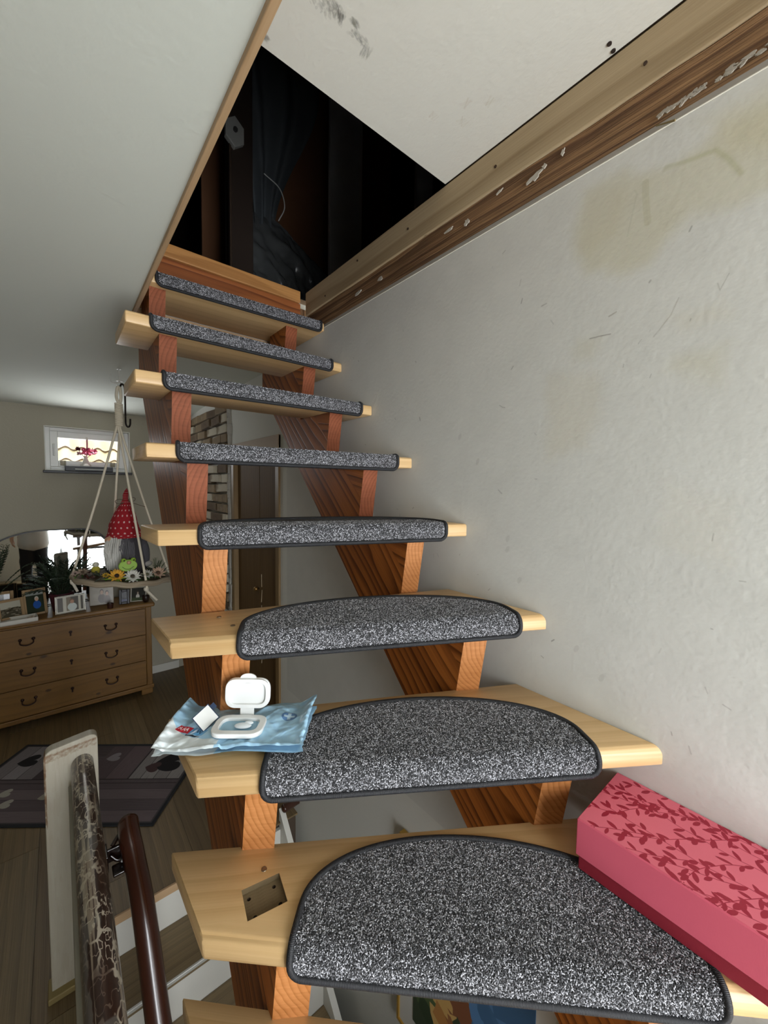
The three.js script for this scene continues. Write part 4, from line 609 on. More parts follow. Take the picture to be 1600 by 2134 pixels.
photoFrame('silver frame with a picture of a man in a pale suit, centre of the dresser', -0.913, DT + 0.001, -3.845, 0.188, 0.136, 0.008, mat(0xc8c4b8, 0.25, { metalness: 0.7 }), snap((g, w, h) => { g.fillStyle = '#d4d2c6'; g.fillRect(0, 0, w, h); g.fillStyle = '#4a4438'; g.fillRect(14, 14, w - 28, h - 28); g.fillStyle = '#c9c5b4'; g.fillRect(w * 0.24, 14, w * 0.12, h - 28); g.fillRect(w * 0.78, 14, 22, h - 28); g.fillStyle = '#7a6c54'; g.fillRect(w * 0.36, 14, w * 0.16, h - 28); figure(g, w * 0.56, h * 0.36, h * 0.2, '#6a4a34', '#b88a6a', '#cdd6d0'); g.fillStyle = '#d4d2c6'; g.fillRect(0, h - 14, w, 14); }), 0.14, -0.12);
photoFrame('borderless picture of a couple, behind the hanging ring', -0.71, DT + 0.001, -3.94, 0.165, 0.165, 0.004, mat(0x8a7a68, 0.5), snap((g, w, h) => { g.fillStyle = '#8d8472'; g.fillRect(0, 0, w, h); for (let i = 0; i < 12; i++) { g.fillStyle = 'rgba(160,150,130,0.3)'; g.beginPath(); g.ellipse(rnd() * w, rnd() * h, 30, 18, 0, 0, 7); g.fill(); } figure(g, w * 0.5, h * 0.36, h * 0.19, '#4a3828', '#b08c70', '#55483c'); figure(g, w * 0.72, h * 0.44, h * 0.18, '#3a281c', '#b89278', '#6a5a50'); }), -0.1, -0.18);
photoFrame('small dark blue-black frame on the right half of the dresser', -0.563, DT + 0.001, -3.86, 0.075, 0.12, 0.018, mat(0x1c1a22, 0.35), snap((g, w, h) => { g.fillStyle = '#15141a'; g.fillRect(0, 0, w, h); g.fillStyle = '#3a3a44'; g.fillRect(w * 0.2, h * 0.1, w * 0.6, h * 0.5); g.fillStyle = '#24305a'; g.fillRect(0, h * 0.72, w, h * 0.2); }), -0.15, -0.12);
photoFrame('silver frame with a dark snapshot near the right end of the dresser', -0.462, DT + 0.001, -3.87, 0.12, 0.125, 0.010, mat(0xb8b4a8, 0.3, { metalness: 0.6 }), snap((g, w, h) => { g.fillStyle = '#2a2a26'; g.fillRect(0, 0, w, h); figure(g, w * 0.45, h * 0.4, h * 0.16, '#5a4a3a', '#b8a898', '#d0ccc4'); g.fillStyle = '#3e4a30'; g.fillRect(0, h * 0.75, w, h * 0.25); }), -0.3, -0.25);
{ const t = thing('tray', 'shallow white tray with shells in front of the wooden frames', 'tray', -1.205, DT, -3.80, 0.1);
  mesh('dish', [slab(-0.1, 0.1, 0, 0.008, -0.06, 0.06, 'x', 0.003), ...frameBarsFlat(0.1, 0.06, 0.03)], mat(0xd6d2c8, 0.5), t);
  for (const [x, z, s] of [[-0.07, 0.035, 0.014], [0.055, 0.03, 0.018], [0.075, 0.0, 0.016], [-0.02, 0.04, 0.01]]) mesh('shell', ball(s, x, 0.012 + s * 0.4, z, 1, 0.7, 0.8, 10), mat(0xb8a894, 0.7), t); }
function frameBarsFlat(w, d, h) { return [slab(-w, -w + 0.006, 0, h, -d, d, 'z', 0.002), slab(w - 0.006, w, 0, h, -d, d, 'z', 0.002), slab(-w, w, 0, h, -d, -d + 0.006, 'x', 0.002), slab(-w, w, 0, h, d - 0.006, d, 'x', 0.002)]; }
tag(mesh('bowl', lathe([[0, 0.002], [0.018, 0.002], [0.026, 0.02], [0.028, 0.045], [0.024, 0.055], [0.022, 0.054], [0.025, 0.04], [0, 0.012]], 20).translate(-0.412, DT, -3.83), mat(0x2c1c14, 0.35)), 'small dark brown bowl at the right corner of the dresser', 'bowl');
tag(mesh('tea_light', lathe([[0, 0], [0.02, 0], [0.022, 0.04], [0.019, 0.04], [0.018, 0.006], [0, 0.006]], 16).translate(-0.665, DT, -3.80), mat(0x3a2018, 0.3)), 'dark tea light glass behind the silver frame', 'candle holder');
// leafy plants
function frond(base, dir, len, n, w, droop, up = V(0, 1, 0)) { const out = [], pts = []; const d = dir.clone().normalize(); for (let i = 0; i <= 8; i++) { const t = i / 8; pts.push(base.clone().addScaledVector(d, len * t).addScaledVector(V(0, -1, 0), droop * t * t * len)); }
  const c = curve(pts); out.push(new THREE.TubeGeometry(c, 8, 0.0016, 4));
  for (let i = 1; i <= n; i++) { const t = 0.12 + 0.88 * i / n, p = c.getPoint(t), tg = c.getTangent(t), sd = V(0, 0, 0).crossVectors(tg, up).normalize(); for (const s of [-1, 1]) { const l = w * Math.sin(Math.PI * Math.min(1, 0.25 + 0.75 * (1 - t))), q = p.clone().addScaledVector(sd, s * l).addScaledVector(tg, l * 0.55).add(V(0, rr(-0.2, 0.1) * l, 0)); out.push(leafBlade(p, q, l * 0.16)); } } return out; }
function leafBlade(a, b, w, tilt = V(0, 1, 0)) { const d = V(0, 0, 0).subVectors(b, a), l = d.length() || 1e-4, s = V(0, 0, 0).crossVectors(d, tilt).normalize().multiplyScalar(w), n = V(0, 0, 0).crossVectors(s, d).normalize().multiplyScalar(w * 0.4), P = [a, a.clone().lerp(b, 0.4).add(s), a.clone().lerp(b, 0.45).add(n), a.clone().lerp(b, 0.4).sub(s), b]; const g = new THREE.BufferGeometry(); const idx = [0, 1, 2, 0, 2, 3, 1, 4, 2, 2, 4, 3]; g.setAttribute('position', new THREE.Float32BufferAttribute(idx.flatMap((i) => P[i].toArray()), 3)); g.setAttribute('uv', new THREE.Float32BufferAttribute(idx.flatMap(() => [0, 0]), 2)); g.computeVertexNormals(); return g; }
const leafMat = (c) => mat(c, 0.6, { side: THREE.DoubleSide });
{ const t = thing('potted_fern', 'bushy dark green fern in a dark red pot, behind the silver frame', 'plant', -0.965, DT, -3.97);
  mesh('pot', lathe([[0, 0], [0.055, 0], [0.075, 0.12], [0.08, 0.125], [0.078, 0.14], [0.068, 0.14], [0.066, 0.11], [0, 0.11]], 24), mat(0x4a1420, 0.5), t); mesh('soil', new THREE.CylinderGeometry(0.066, 0.06, 0.02, 20).translate(0, 0.115, 0), mat(0x1a120c, 1), t);
  const f = []; for (let i = 0; i < 34; i++) { const a = i * 2.4, e = rr(0.55, 1.4); f.push(...frond(V(Math.cos(a) * 0.02, 0.12, Math.sin(a) * 0.02), V(Math.cos(a) * Math.cos(e), Math.sin(e), Math.sin(a) * Math.cos(e) * 0.35), rr(0.24, 0.42), 14, 0.05, rr(0.2, 0.45))); } mesh('foliage', f, leafMat(0x24381f), t); }
{ const t = thing('potted_palm', 'thin leafed palm at the left edge, in front of the mirror', 'plant', -1.385, DT, -3.99);
  mesh('pot', lathe([[0, 0], [0.05, 0], [0.065, 0.1], [0.06, 0.1], [0.05, 0.08], [0, 0.08]], 20), mat(0x2a2624, 0.5), t); const f = []; for (let i = 0; i < 10; i++) { const a = i * 0.63, e = rr(0.95, 1.4); f.push(...frond(V(0, 0.08, 0), V(Math.cos(a) * Math.cos(e), Math.sin(e), Math.sin(a) * Math.cos(e) * 0.5), rr(0.35, 0.55), 14, 0.045, rr(0.15, 0.3))); } mesh('foliage', f, leafMat(0x2b3d24), t); }
{ // mirror with thin black frame, fixed to the wall behind the dresser
  const t = thing('mirror', 'wide mirror with rounded corners in a thin black frame on the far wall', 'mirror', -1.06, -0.15, FAR + 0.002);
  const rs = (e) => { const s = new THREE.Shape(), L = -0.47 - e, R = 0.44 + e, T = 0.308 + e, Bt = -0.305 - e; s.moveTo(L, Bt); for (let i = 0; i <= 24; i++) { const q = Math.PI - i / 24 * Math.PI / 2; s.lineTo(L + 0.48 + 0.48 * Math.cos(q), T - 0.4 + 0.4 * Math.sin(q)); } for (let i = 0; i <= 18; i++) { const q = Math.PI / 2 - i / 18 * Math.PI / 2; s.lineTo(R - 0.22 + 0.22 * Math.cos(q), T - 0.22 + 0.22 * Math.sin(q)); } s.lineTo(R, Bt); s.closePath(); return s; };
  mesh('glass', new THREE.ExtrudeGeometry(rs(0), { depth: 0.012, bevelEnabled: false, curveSegments: 24 }), mat(0xdfe3e2, 0.015, { metalness: 1 }), t);
  const fr = rs(0.008); fr.holes.push(rs(0)); mesh('frame', new THREE.ExtrudeGeometry(fr, { depth: 0.02, bevelEnabled: false, curveSegments: 24 }), M.black, t); }
{ // on the window sill
  const b = thing('sill_tray', 'long low black tray on the gable window sill', 'tray', -0.77, 0.648, FAR + 0.0);
  mesh('body', slab(-0.145, 0.18, 0, 0.042, -0.042, 0.045, 'x', 0.004), M.black, b); mesh('white_strip', slab(-0.08, 0.115, 0.013, 0.020, 0.044, 0.047, 'x', 0.001), mat(0xcfcfca, 0.5), b);
  const v = thing('flower_vase', 'white vase with pink and dark red flowers and a candle on the window sill', 'vase', -0.775, 0.69, FAR);
  mesh('vase', lathe([[0, 0], [0.036, 0], [0.038, 0.006], [0.026, 0.035], [0.014, 0.065], [0.012, 0.08], [0.015, 0.088], [0.011, 0.086], [0, 0.02]], 24), mat(0xdcd6cc, 0.35), v);
  const petals = (cx, cy, cz, r, n) => { const g = []; for (let i = 0; i < n; i++) { const d = V(rr(-1, 1), rr(-0.7, 1), rr(-1, 1)).normalize(), c = V(cx, cy, cz); g.push(leafBlade(c, c.clone().addScaledVector(d, r * rr(0.6, 1.1)), r * 0.32, V(rr(-1, 1), rr(-1, 1), rr(-1, 1)))); } return g; };
  mesh('pink_flowers', [...petals(0.01, 0.125, 0, 0.048, 90), ...petals(0.05, 0.12, 0.01, 0.042, 60)], leafMat(0xd06c86), v); for (const q of [petals(-0.05, 0.145, 0, 0.026, 50), petals(0.05, 0.115, 0.02, 0.024, 30)]) mesh('dark_flower', q, leafMat(0x5a1428), v); mesh('pale_flowers', petals(-0.045, 0.105, 0.01, 0.024, 36), leafMat(0xd8b0b8), v);
  mesh('stems', [rod(V(0, 0.06, 0), V(0.01, 0.12, 0), 0.003), rod(V(0, 0.06, 0), V(-0.05, 0.14, 0), 0.002), rod(V(0, 0.06, 0), V(0.045, 0.115, 0.01), 0.002)], mat(0x4a3a24, 0.7), v);
  const c = mesh('candle', rod(V(0.012, 0.10, -0.005), V(0.012, 0.225, -0.005), 0.0065), mat(0xc87888, 0.5), v); mesh('candle_tip', ball(0.010, 0.012, 0.235, -0.005, 0.8, 1.4, 0.8, 10), mat(0xe8e4da, 0.4), c);
  const L = [['left', -0.925], ['right', -0.585]]; for (const [s, x] of L) tag(mesh('tealight_glass', lathe([[0, 0], [0.019, 0], [0.021, 0.042], [0.0195, 0.042], [0.018, 0.004], [0, 0.004]], 18).translate(x, s === 'left' ? 0.691 : 0.691, FAR - 0.018), new THREE.MeshPhysicalMaterial({ color: 0xf4f0e4, roughness: 0.15, transmission: 0.85, thickness: 0.002, ior: 1.45 })), `clear tealight glass on the ${s} end of the black sill tray`, 'candle holder', 'tealight glasses on the sill tray'); }

// ---------------------------------------------------------------- hanging macrame ring with the gnome
{
  const t = thing('hanging_shelf', 'round whitewashed wood ring shelf hanging on four cotton cords from the ceiling', 'hanging shelf', -0.675, 0, -2.8);
  const x0 = -0.675, z0 = -2.8, L = (x, y, z) => V(x - x0, y, z - z0), tilt = -0.105;
  const onRing = (a, r = 0.252, dy = 0) => { const v = V(Math.cos(a) * r, dy, Math.sin(a) * r).applyAxisAngle(V(0, 0, 1), tilt); return v.add(V(0.005, -0.016, 0)); };
  const rp = []; for (let i = 0; i < 40; i++) rp.push(onRing(i / 40 * Math.PI * 2, 0.247 + 0.006 * Math.sin(i * 0.9), 0.004 * Math.sin(i * 1.7)));
  const ringWood = wood({ light: 0xb9ab94, dark: 0x7c6a54, rings: 3, contrast: 0.5, fibre: 0.4, s: 205, rough: 0.85, len: 0.2, wide: 1, bump: 0.002 });
  mesh('ring', new THREE.TubeGeometry(curve(rp, true), 120, 0.0165, 12, true), ringWood, t);
  mesh('disc', new THREE.CylinderGeometry(0.246, 0.246, 0.012, 48).rotateZ(tilt).translate(0.005, -0.012, 0), mat(0x6a5a44, 0.9), t);
  const rope = mat(0xe6dcc6, 0.95), knot = L(-0.680, 0.885, -2.8);
  const ends = [[3.25, -0.006], [1.25, 0.0], [-0.1, 0.0], [4.55, 0]].map(([a]) => onRing(a, 0.247));
  ends.forEach((e, i) => { mesh('cord', tube([knot.clone().add(V((i - 1.5) * 0.005, 0, 0)), knot.clone().lerp(e, 0.5).add(V(0, -0.006, 0)), e.clone().add(V(0, 0.01, 0)), e.clone().add(V(0, -0.03, 0))], 0.0066, 40, 7), rope, t); });
  for (const i of [0, 1]) mesh('cord_knot', [ball(0.014, ends[i].x, ends[i].y - 0.03, ends[i].z, 1, 1.1, 1, 10), rod(ends[i].clone().add(V(0, -0.035, 0)), ends[i].clone().add(i ? V(0.05, -0.10, 0.02) : V(0.02, -0.085, 0.01)), 0.008, 0.007, 8)], mat(0xd0c8b6, 0.95), t);
  const wrap = []; for (let i = 0; i <= 130; i++) { const a = i * 0.62, y = lerp(0.885, 1.015, i / 130); wrap.push(V(knot.x + 0.003 + Math.cos(a) * 0.0165, y, Math.sin(a) * 0.0165)); } mesh('cord_wrap', [tube(wrap, 0.0058, 500, 6), rod(V(knot.x + 0.003, 0.885, 0), V(knot.x + 0.003, 1.015, 0), 0.013)], rope, t);
  mesh('hanging_loop', new THREE.TubeGeometry(curve([V(0.0, 1.01, 0.0), V(-0.012, 1.05, 0), V(-0.006, 1.105, 0), V(0.006, 1.105, 0), V(0.010, 1.05, 0), V(0.004, 1.01, 0)]), 40, 0.008, 8), rope, t);
  const hk = thing('ceiling_hook', 'small white metal hook in the ceiling carrying the hanging ring', 'hook', -0.672, CEIL, -2.8);
  mesh('hook_body', [new THREE.CylinderGeometry(0.004, 0.004, 0.075, 8).translate(0, -0.037, 0), new THREE.CylinderGeometry(0.012, 0.012, 0.004, 20).translate(0.0, -0.002, 0), tube([V(0, -0.072, 0), V(0.012, -0.09, 0), V(0.0, -0.098, 0), V(-0.014, -0.092, 0)], 0.004, 16, 6), tube([V(0, -0.076, 0), V(-0.02, -0.085, 0), V(-0.038, -0.08, 0), V(-0.042, -0.04, 0)], 0.003, 20, 6), new THREE.CylinderGeometry(0.014, 0.014, 0.004, 18).scale(1.4, 1, 1).translate(0.004, -0.07, 0)], mat(0xd8d6ce, 0.4), hk);
  tag(mesh('s_hook', tube([V(-0.668, 1.112, -2.79), V(-0.662, 1.128, -2.79), V(-0.652, 1.122, -2.79), V(-0.646, 1.09, -2.79), V(-0.646, 0.93, -2.79), V(-0.644, 0.895, -2.79), V(-0.634, 0.88, -2.79), V(-0.624, 0.895, -2.79), V(-0.622, 0.93, -2.79)], 0.0048, 60, 8), M.darkMetal), 'long dark steel S-hook hanging beside the cords of the hanging shelf', 'hook');
}
const top = (x) => -0.006 - (x + 0.67) * 0.105; // height of the tilted shelf
{
  const t = thing('gnome', 'felt gnome in a tall red dotted hat with a long grey beard', 'figurine', -0.655, 0.0, -2.82);
  const dots = canvasTex(512, 512, (g, w, h) => { g.fillStyle = '#9c1420'; g.fillRect(0, 0, w, h); for (let r = 0; r < 17; r++) for (let c = 0; c < 16; c++) { g.fillStyle = '#d8b8b4'; g.beginPath(); g.arc((c + (r % 2) * 0.5 + 0.25) * w / 16, (r + 0.5) * h / 17, 5.2, 0, 7); g.fill(); } });
  const felt = (c) => mat(c, 1, { bumpMap: plasterBump, bumpScale: 0.003 });
  mesh('body', lathe([[0, 0.0], [0.085, 0.0], [0.108, 0.03], [0.106, 0.10], [0.09, 0.18], [0.07, 0.25], [0, 0.27]], 28), felt(0x4c4a4e), t);
  mesh('arm', ball(0.045, 0.085, 0.11, 0.02, 0.8, 2.2, 0.9), felt(0x55545a), t); mesh('mitten', ball(0.03, 0.095, 0.055, 0.03, 1.2, 0.7, 1), felt(0xb8b4ae), t);
  const hat = lathe([[0.088, 0.0], [0.094, 0.006], [0.086, 0.03], [0.074, 0.09], [0.055, 0.16], [0.034, 0.215], [0.016, 0.252], [0.014, 0.262], [0.015, 0.285], [0.008, 0.315], [0, 0.33]], 30); { const p = hat.attributes.position; for (let i = 0; i < p.count; i++) { const y = p.getY(i); p.setX(i, p.getX(i) + 0.03 * smooth(0.05, 0.33, y) * 0.6 + 0.004 * Math.sin(y * 40)); } hat.computeVertexNormals(); }
  mesh('hat', hat.scale(1, 0.9, 1).translate(-0.01, 0.222, 0), mat(0xffffff, 0.9, { map: dots }), t); mesh('nose', ball(0.021, -0.088, 0.215, 0.055, 1.15, 1, 1), mat(0xc89878, 0.7), t);
  const hair = (n, cx, w, y0, len, z0, sgn) => { const g = []; for (let i = 0; i < n; i++) { const a = rr(-1, 1), b = V(cx + a * w, y0 + 0.02 + rr(-0.02, 0.01), z0 - Math.abs(a) * 0.02 + rr(0, 0.012)), l = len * rr(0.7, 1.1) * (1 - 0.3 * a * a); g.push(tube([b, b.clone().add(V(sgn * 0.012 + a * 0.008, -l * 0.45, 0.035)), b.clone().add(V(sgn * 0.004 + rr(-0.012, 0.012), -l, 0.03))], rr(0.002, 0.0045), 6, 4)); } return g; };
  const b1 = hair(230, -0.055, 0.042, 0.20, 0.19, 0.07, -1); const m1 = mesh('beard', b1, mat(0xd4d2cc, 0.95), t); m1.userData.label = 'pale grey beard'; const m2 = mesh('beard', hair(150, -0.01, 0.032, 0.19, 0.17, 0.075, 0), mat(0x6e6c70, 0.95), t); m2.userData.label = 'darker grey strands of the beard';
  mesh('string_bow', [tube([V(0.008, 0.443, 0.012), V(-0.03, 0.452, 0.02), V(-0.052, 0.44, 0.02), V(-0.035, 0.425, 0.02), V(0.008, 0.441, 0.016)], 0.0016, 30, 5), tube([V(0.008, 0.443, 0.012), V(0.035, 0.462, 0.02), V(0.05, 0.455, 0.02), V(0.04, 0.44, 0.02), V(0.008, 0.441, 0.016)], 0.0016, 30, 5), tube([V(0.008, 0.441, 0.016), V(-0.03, 0.42, 0.025), V(-0.05, 0.40, 0.025)], 0.0016, 16, 5), tube([V(0.008, 0.441, 0.016), V(0.06, 0.42, 0.02), V(0.10, 0.405, 0.02)], 0.0016, 16, 5)], mat(0x5a4c3c, 0.9), t);
}
{
  const t = thing('frog_pick', 'green wooden frog head plant pick with a pale nose, in front of the gnome', 'ornament', -0.672, 0.082, -2.62);
  const s = new THREE.Shape(); s.absellipse(0, 0, 0.042, 0.030, 0, 6.283); mesh('head', new THREE.ExtrudeGeometry(s, { depth: 0.008, bevelEnabled: true, bevelSize: 0.003, bevelThickness: 0.003, curveSegments: 24 }), mat(0x8fb832, 0.5), t);
  for (const x of [-0.02, 0.026]) { const e = mesh('eye', ball(0.013, x, 0.03, 0.004, 1, 1, 0.7), mat(0x8fb832, 0.5), t); mesh('pupil', ball(0.0045, x + 0.002, 0.03, 0.013, 1, 1, 0.6, 8), M.black, e); }
  mesh('nose', ball(0.011, 0.004, 0.018, 0.014), mat(0xc8a47c, 0.6), t); mesh('mouth', tube([V(-0.028, -0.004, 0.0125), V(-0.012, -0.017, 0.0125), V(0.008, -0.019, 0.0125), V(0.028, -0.006, 0.0125)], 0.0013, 20, 5), mat(0x24401a, 0.6), t); mesh('stick', rod(V(0, -0.026, 0.004), V(0, -0.075, 0.004), 0.005), mat(0x9ac040, 0.5), t);
}
{ const t = thing('bird_figurine', 'tiny yellow and white bird sitting on the left of the hanging shelf', 'ornament', -0.81, 0.01, -2.78);
  mesh('body', ball(0.024, 0, 0.035, 0, 0.9, 1.1, 1.1), mat(0xd2c44a, 0.8), t); mesh('head', ball(0.016, 0.001, 0.067, 0.004), mat(0xc8c4b0, 0.8), t); mesh('beak', rod(V(-0.012, 0.067, 0.01), V(-0.024, 0.064, 0.014), 0.004, 0.0005), mat(0x6a5a3a, 0.6), t); mesh('tail', box(0.012, 0.004, 0.03, 0.01, 0.022, -0.03, 'z', 0.001), mat(0x8a8048, 0.8), t); mesh('feet', rod(V(0, 0, 0), V(0, 0.02, 0), 0.008), mat(0x6a5a3a, 0.7), t); }
function daisy(label, x, z, dy, r, n, petal, heart, tiltX, leaves) {
  const t = thing('artificial_flower', label, 'flower', x, top(x) + dy, z, 0, 'artificial flowers on the hanging shelf'); const g = [];
  const head = new THREE.Group(); head.name = 'flower_head'; head.position.y = 0.02; head.rotation.x = tiltX; t.add(head);
  for (let k = 0; k < 2; k++) for (let i = 0; i < n; i++) { const a = (i + k * 0.5) / n * Math.PI * 2, d = V(Math.cos(a), 0.18 + k * 0.28, Math.sin(a)); g.push(leafBlade(V(Math.cos(a) * r * 0.15, 0, Math.sin(a) * r * 0.15), d.multiplyScalar(r * (k ? 0.8 : 1)), r * 0.2)); }
  mesh('petals', g, mat(petal, 0.8, { side: THREE.DoubleSide }), head); mesh('flower_centre', ball(r * 0.26, 0, 0.006, 0, 1, 0.5, 1, 12), mat(heart, 0.9), head);
  mesh('stalk', rod(V(0, -0.012, 0), V(0, 0.02, 0), 0.004), mat(0x4a6a2a, 0.8), t);
  const lf = []; for (let i = 0; i < leaves; i++) { const a = i / leaves * 6.283 + x * 30, l = r * rr(1.2, 1.8); lf.push(leafBlade(V(0, 0.002, 0), V(Math.cos(a) * l, rr(0.0, 0.03), Math.sin(a) * l), r * 0.3)); } if (leaves) mesh('leaves', lf, leafMat(leaves > 5 ? 0x8cae2e : 0x3c5a28), t);
}
daisy('yellow artificial daisy with bright green leaves on the hanging shelf', -0.727, -2.60, 0.012, 0.045, 11, 0xe2a83a, 0x2c1c10, 0.9, 7);
daisy('small yellow bud beside the yellow daisy', -0.775, -2.63, 0.010, 0.022, 8, 0xc8a030, 0x6a5a20, 0.6, 3);
daisy('white artificial daisy in front of the frog, on the hanging shelf', -0.655, -2.585, 0.01, 0.045, 12, 0xd4d2c8, 0x4a4438, 0.95, 4);
daisy('pale white flower behind the front cord of the hanging shelf', -0.578, -2.62, 0.012, 0.038, 9, 0xc6c4ba, 0x6a6a50, 0.6, 4);
daisy('pale peach flower at the right edge of the hanging shelf', -0.512, -2.68, 0.01, 0.046, 9, 0xc8a890, 0x6a4a34, 0.8, 4);
daisy('dried beige flower at the left edge of the hanging shelf', -0.872, -2.75, 0.008, 0.034, 9, 0xa89480, 0x5a4838, 0.5, 3);
daisy('faded pink flower at the far left rim of the hanging shelf', -0.905, -2.72, 0.006, 0.022, 8, 0xb8a096, 0x4a3a34, 0.6, 2);
{ const t = thing('foliage_garland', 'dark artificial leaves and sprigs strewn round the hanging shelf', 'foliage', -0.67, 0, -2.8); const g = [], s = [];
  for (let i = 0; i < 110; i++) { const a = rr(0, 6.283), r = rr(0.11, 0.225), x = Math.cos(a) * r, z = Math.sin(a) * r, y = top(-0.67 + x) + rr(0.008, 0.035), d = V(rr(-1, 1), rr(-0.2, 0.5), rr(-1, 1)).normalize().multiplyScalar(rr(0.03, 0.07)); g.push(leafBlade(V(x, y, z), V(x, y, z).add(d), rr(0.006, 0.013))); }
  mesh('leaves', g, leafMat(0x2e3a20), t); for (let i = 0; i < 9; i++) s.push(...frond(V(0.155, top(-0.515) + 0.005, 0.06), V(rr(-0.4, 0.5), 1, rr(-0.4, 0.4)), rr(0.07, 0.13), 9, 0.018, 0.1)); mesh('sprig', s, leafMat(0x4c5a34), t); const d = []; for (let i = 0; i < 26; i++) { const a = rr(2.6, 3.8), r = rr(0.17, 0.23), x = Math.cos(a) * r, z = Math.sin(a) * r + 0.06, y = top(-0.67 + x) + 0.012; d.push(leafBlade(V(x, y, z), V(x + rr(-0.04, 0.04), y + rr(0, 0.03), z + rr(-0.03, 0.04)), 0.008)); } mesh('red_leaves', d, leafMat(0x4a2018), t); }

// ---------------------------------------------------------------- in the dark attic, seen through the opening
{
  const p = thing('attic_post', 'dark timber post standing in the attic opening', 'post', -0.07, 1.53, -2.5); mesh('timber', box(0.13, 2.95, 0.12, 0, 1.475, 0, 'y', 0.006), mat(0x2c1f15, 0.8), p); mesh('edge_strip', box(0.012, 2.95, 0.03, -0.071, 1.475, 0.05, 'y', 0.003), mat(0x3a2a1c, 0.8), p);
  const s = new THREE.Shape(); for (let i = 0; i < 6; i++) { const a = i / 6 * 6.283 + 0.52; s[i ? 'lineTo' : 'moveTo'](Math.cos(a) * 0.055, Math.sin(a) * 0.08); } const b = mesh('bolt_plate', new THREE.ExtrudeGeometry(s, { depth: 0.02, bevelEnabled: true, bevelSize: 0.006, bevelThickness: 0.006, bevelSegments: 2 }).translate(-0.05, 1.06, 0.06), mat(0x9a9a94, 0.6), p); mesh('bolt', new THREE.CylinderGeometry(0.013, 0.013, 0.02, 6).rotateX(Math.PI / 2).translate(-0.05, 1.065, 0.09), mat(0x3c3c3a, 0.5), b);
}
{ // crumpled black plastic
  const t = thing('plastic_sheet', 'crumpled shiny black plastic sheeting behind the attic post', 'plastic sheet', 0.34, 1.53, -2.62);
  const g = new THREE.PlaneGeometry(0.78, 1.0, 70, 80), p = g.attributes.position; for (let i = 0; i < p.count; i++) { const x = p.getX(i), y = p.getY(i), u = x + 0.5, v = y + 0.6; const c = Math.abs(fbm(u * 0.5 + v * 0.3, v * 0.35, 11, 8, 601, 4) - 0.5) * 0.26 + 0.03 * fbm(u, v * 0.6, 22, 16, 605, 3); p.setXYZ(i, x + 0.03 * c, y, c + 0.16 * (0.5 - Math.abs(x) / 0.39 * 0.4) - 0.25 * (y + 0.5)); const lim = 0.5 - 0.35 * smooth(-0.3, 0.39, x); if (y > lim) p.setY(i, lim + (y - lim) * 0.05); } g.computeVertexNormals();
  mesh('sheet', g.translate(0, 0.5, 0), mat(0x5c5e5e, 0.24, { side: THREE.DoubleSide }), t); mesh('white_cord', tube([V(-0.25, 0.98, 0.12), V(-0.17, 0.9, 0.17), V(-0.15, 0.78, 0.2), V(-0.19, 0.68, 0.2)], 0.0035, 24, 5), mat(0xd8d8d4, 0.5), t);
}
{ const t = thing('hanging_fabric', 'dark grey cloth hanging in folds from the attic rafters', 'cloth', 0.2, 2.35, -2.75); const g = new THREE.PlaneGeometry(0.6, 1.3, 50, 40), p = g.attributes.position; for (let i = 0; i < p.count; i++) { const x = p.getX(i), y = p.getY(i), k = smooth(-0.65, 0.5, y); p.setXYZ(i, x * lerp(0.25, 1, k) + 0.12 * k, y, 0.05 * Math.sin(x * 26 + y * 3) * lerp(0.5, 1, k) + 0.03 * (fbm(x + 0.5, y * 0.5 + 0.5, 8, 8, 611, 3) - 0.5)); } g.computeVertexNormals(); mesh('cloth', g.translate(0, 0.65, 0), mat(0x5c6266, 0.9, { side: THREE.DoubleSide }), t); }
for (const [i, [x, z, w, l]] of [[0.84, -2.7, 0.3, 'wide grey board standing at the right in the attic'], [1.6, -2.6, 0.2, 'narrow grey board standing furthest right in the attic']].entries()) { const t = thing('attic_board', l, 'board', x, 1.53, z, 0, 'grey boards standing in the attic'); mesh('plank', box(w, 2.7, 0.03, 0, 1.35, 0, 'y', 0.003), mat(0xd2d2ce, 0.9), t); }
{ const t = thing('chipboard_sheet', 'brown chipboard sheet leaning at the back of the attic', 'board', 0.7, 1.53, -3.0); mesh('sheet', box(1.7, 2.4, 0.02, 0, 1.2, 0, 'y', 0.003), mat(0x7a5236, 0.9), t); }
{ const t = thing('timber_offcut', 'pale timber offcut lying across the back of the attic', 'timber', -0.55, 2.05, -3.0, 0.3); mesh('wood', box(0.5, 0.09, 0.06, 0, 0.045, 0, 'x', 0.004), mat(0x6a5234, 0.8), t); mesh('leg', box(0.06, 0.52, 0.06, 0.12, -0.26, 0, 'y', 0.004), mat(0x241c14, 0.8), t); }

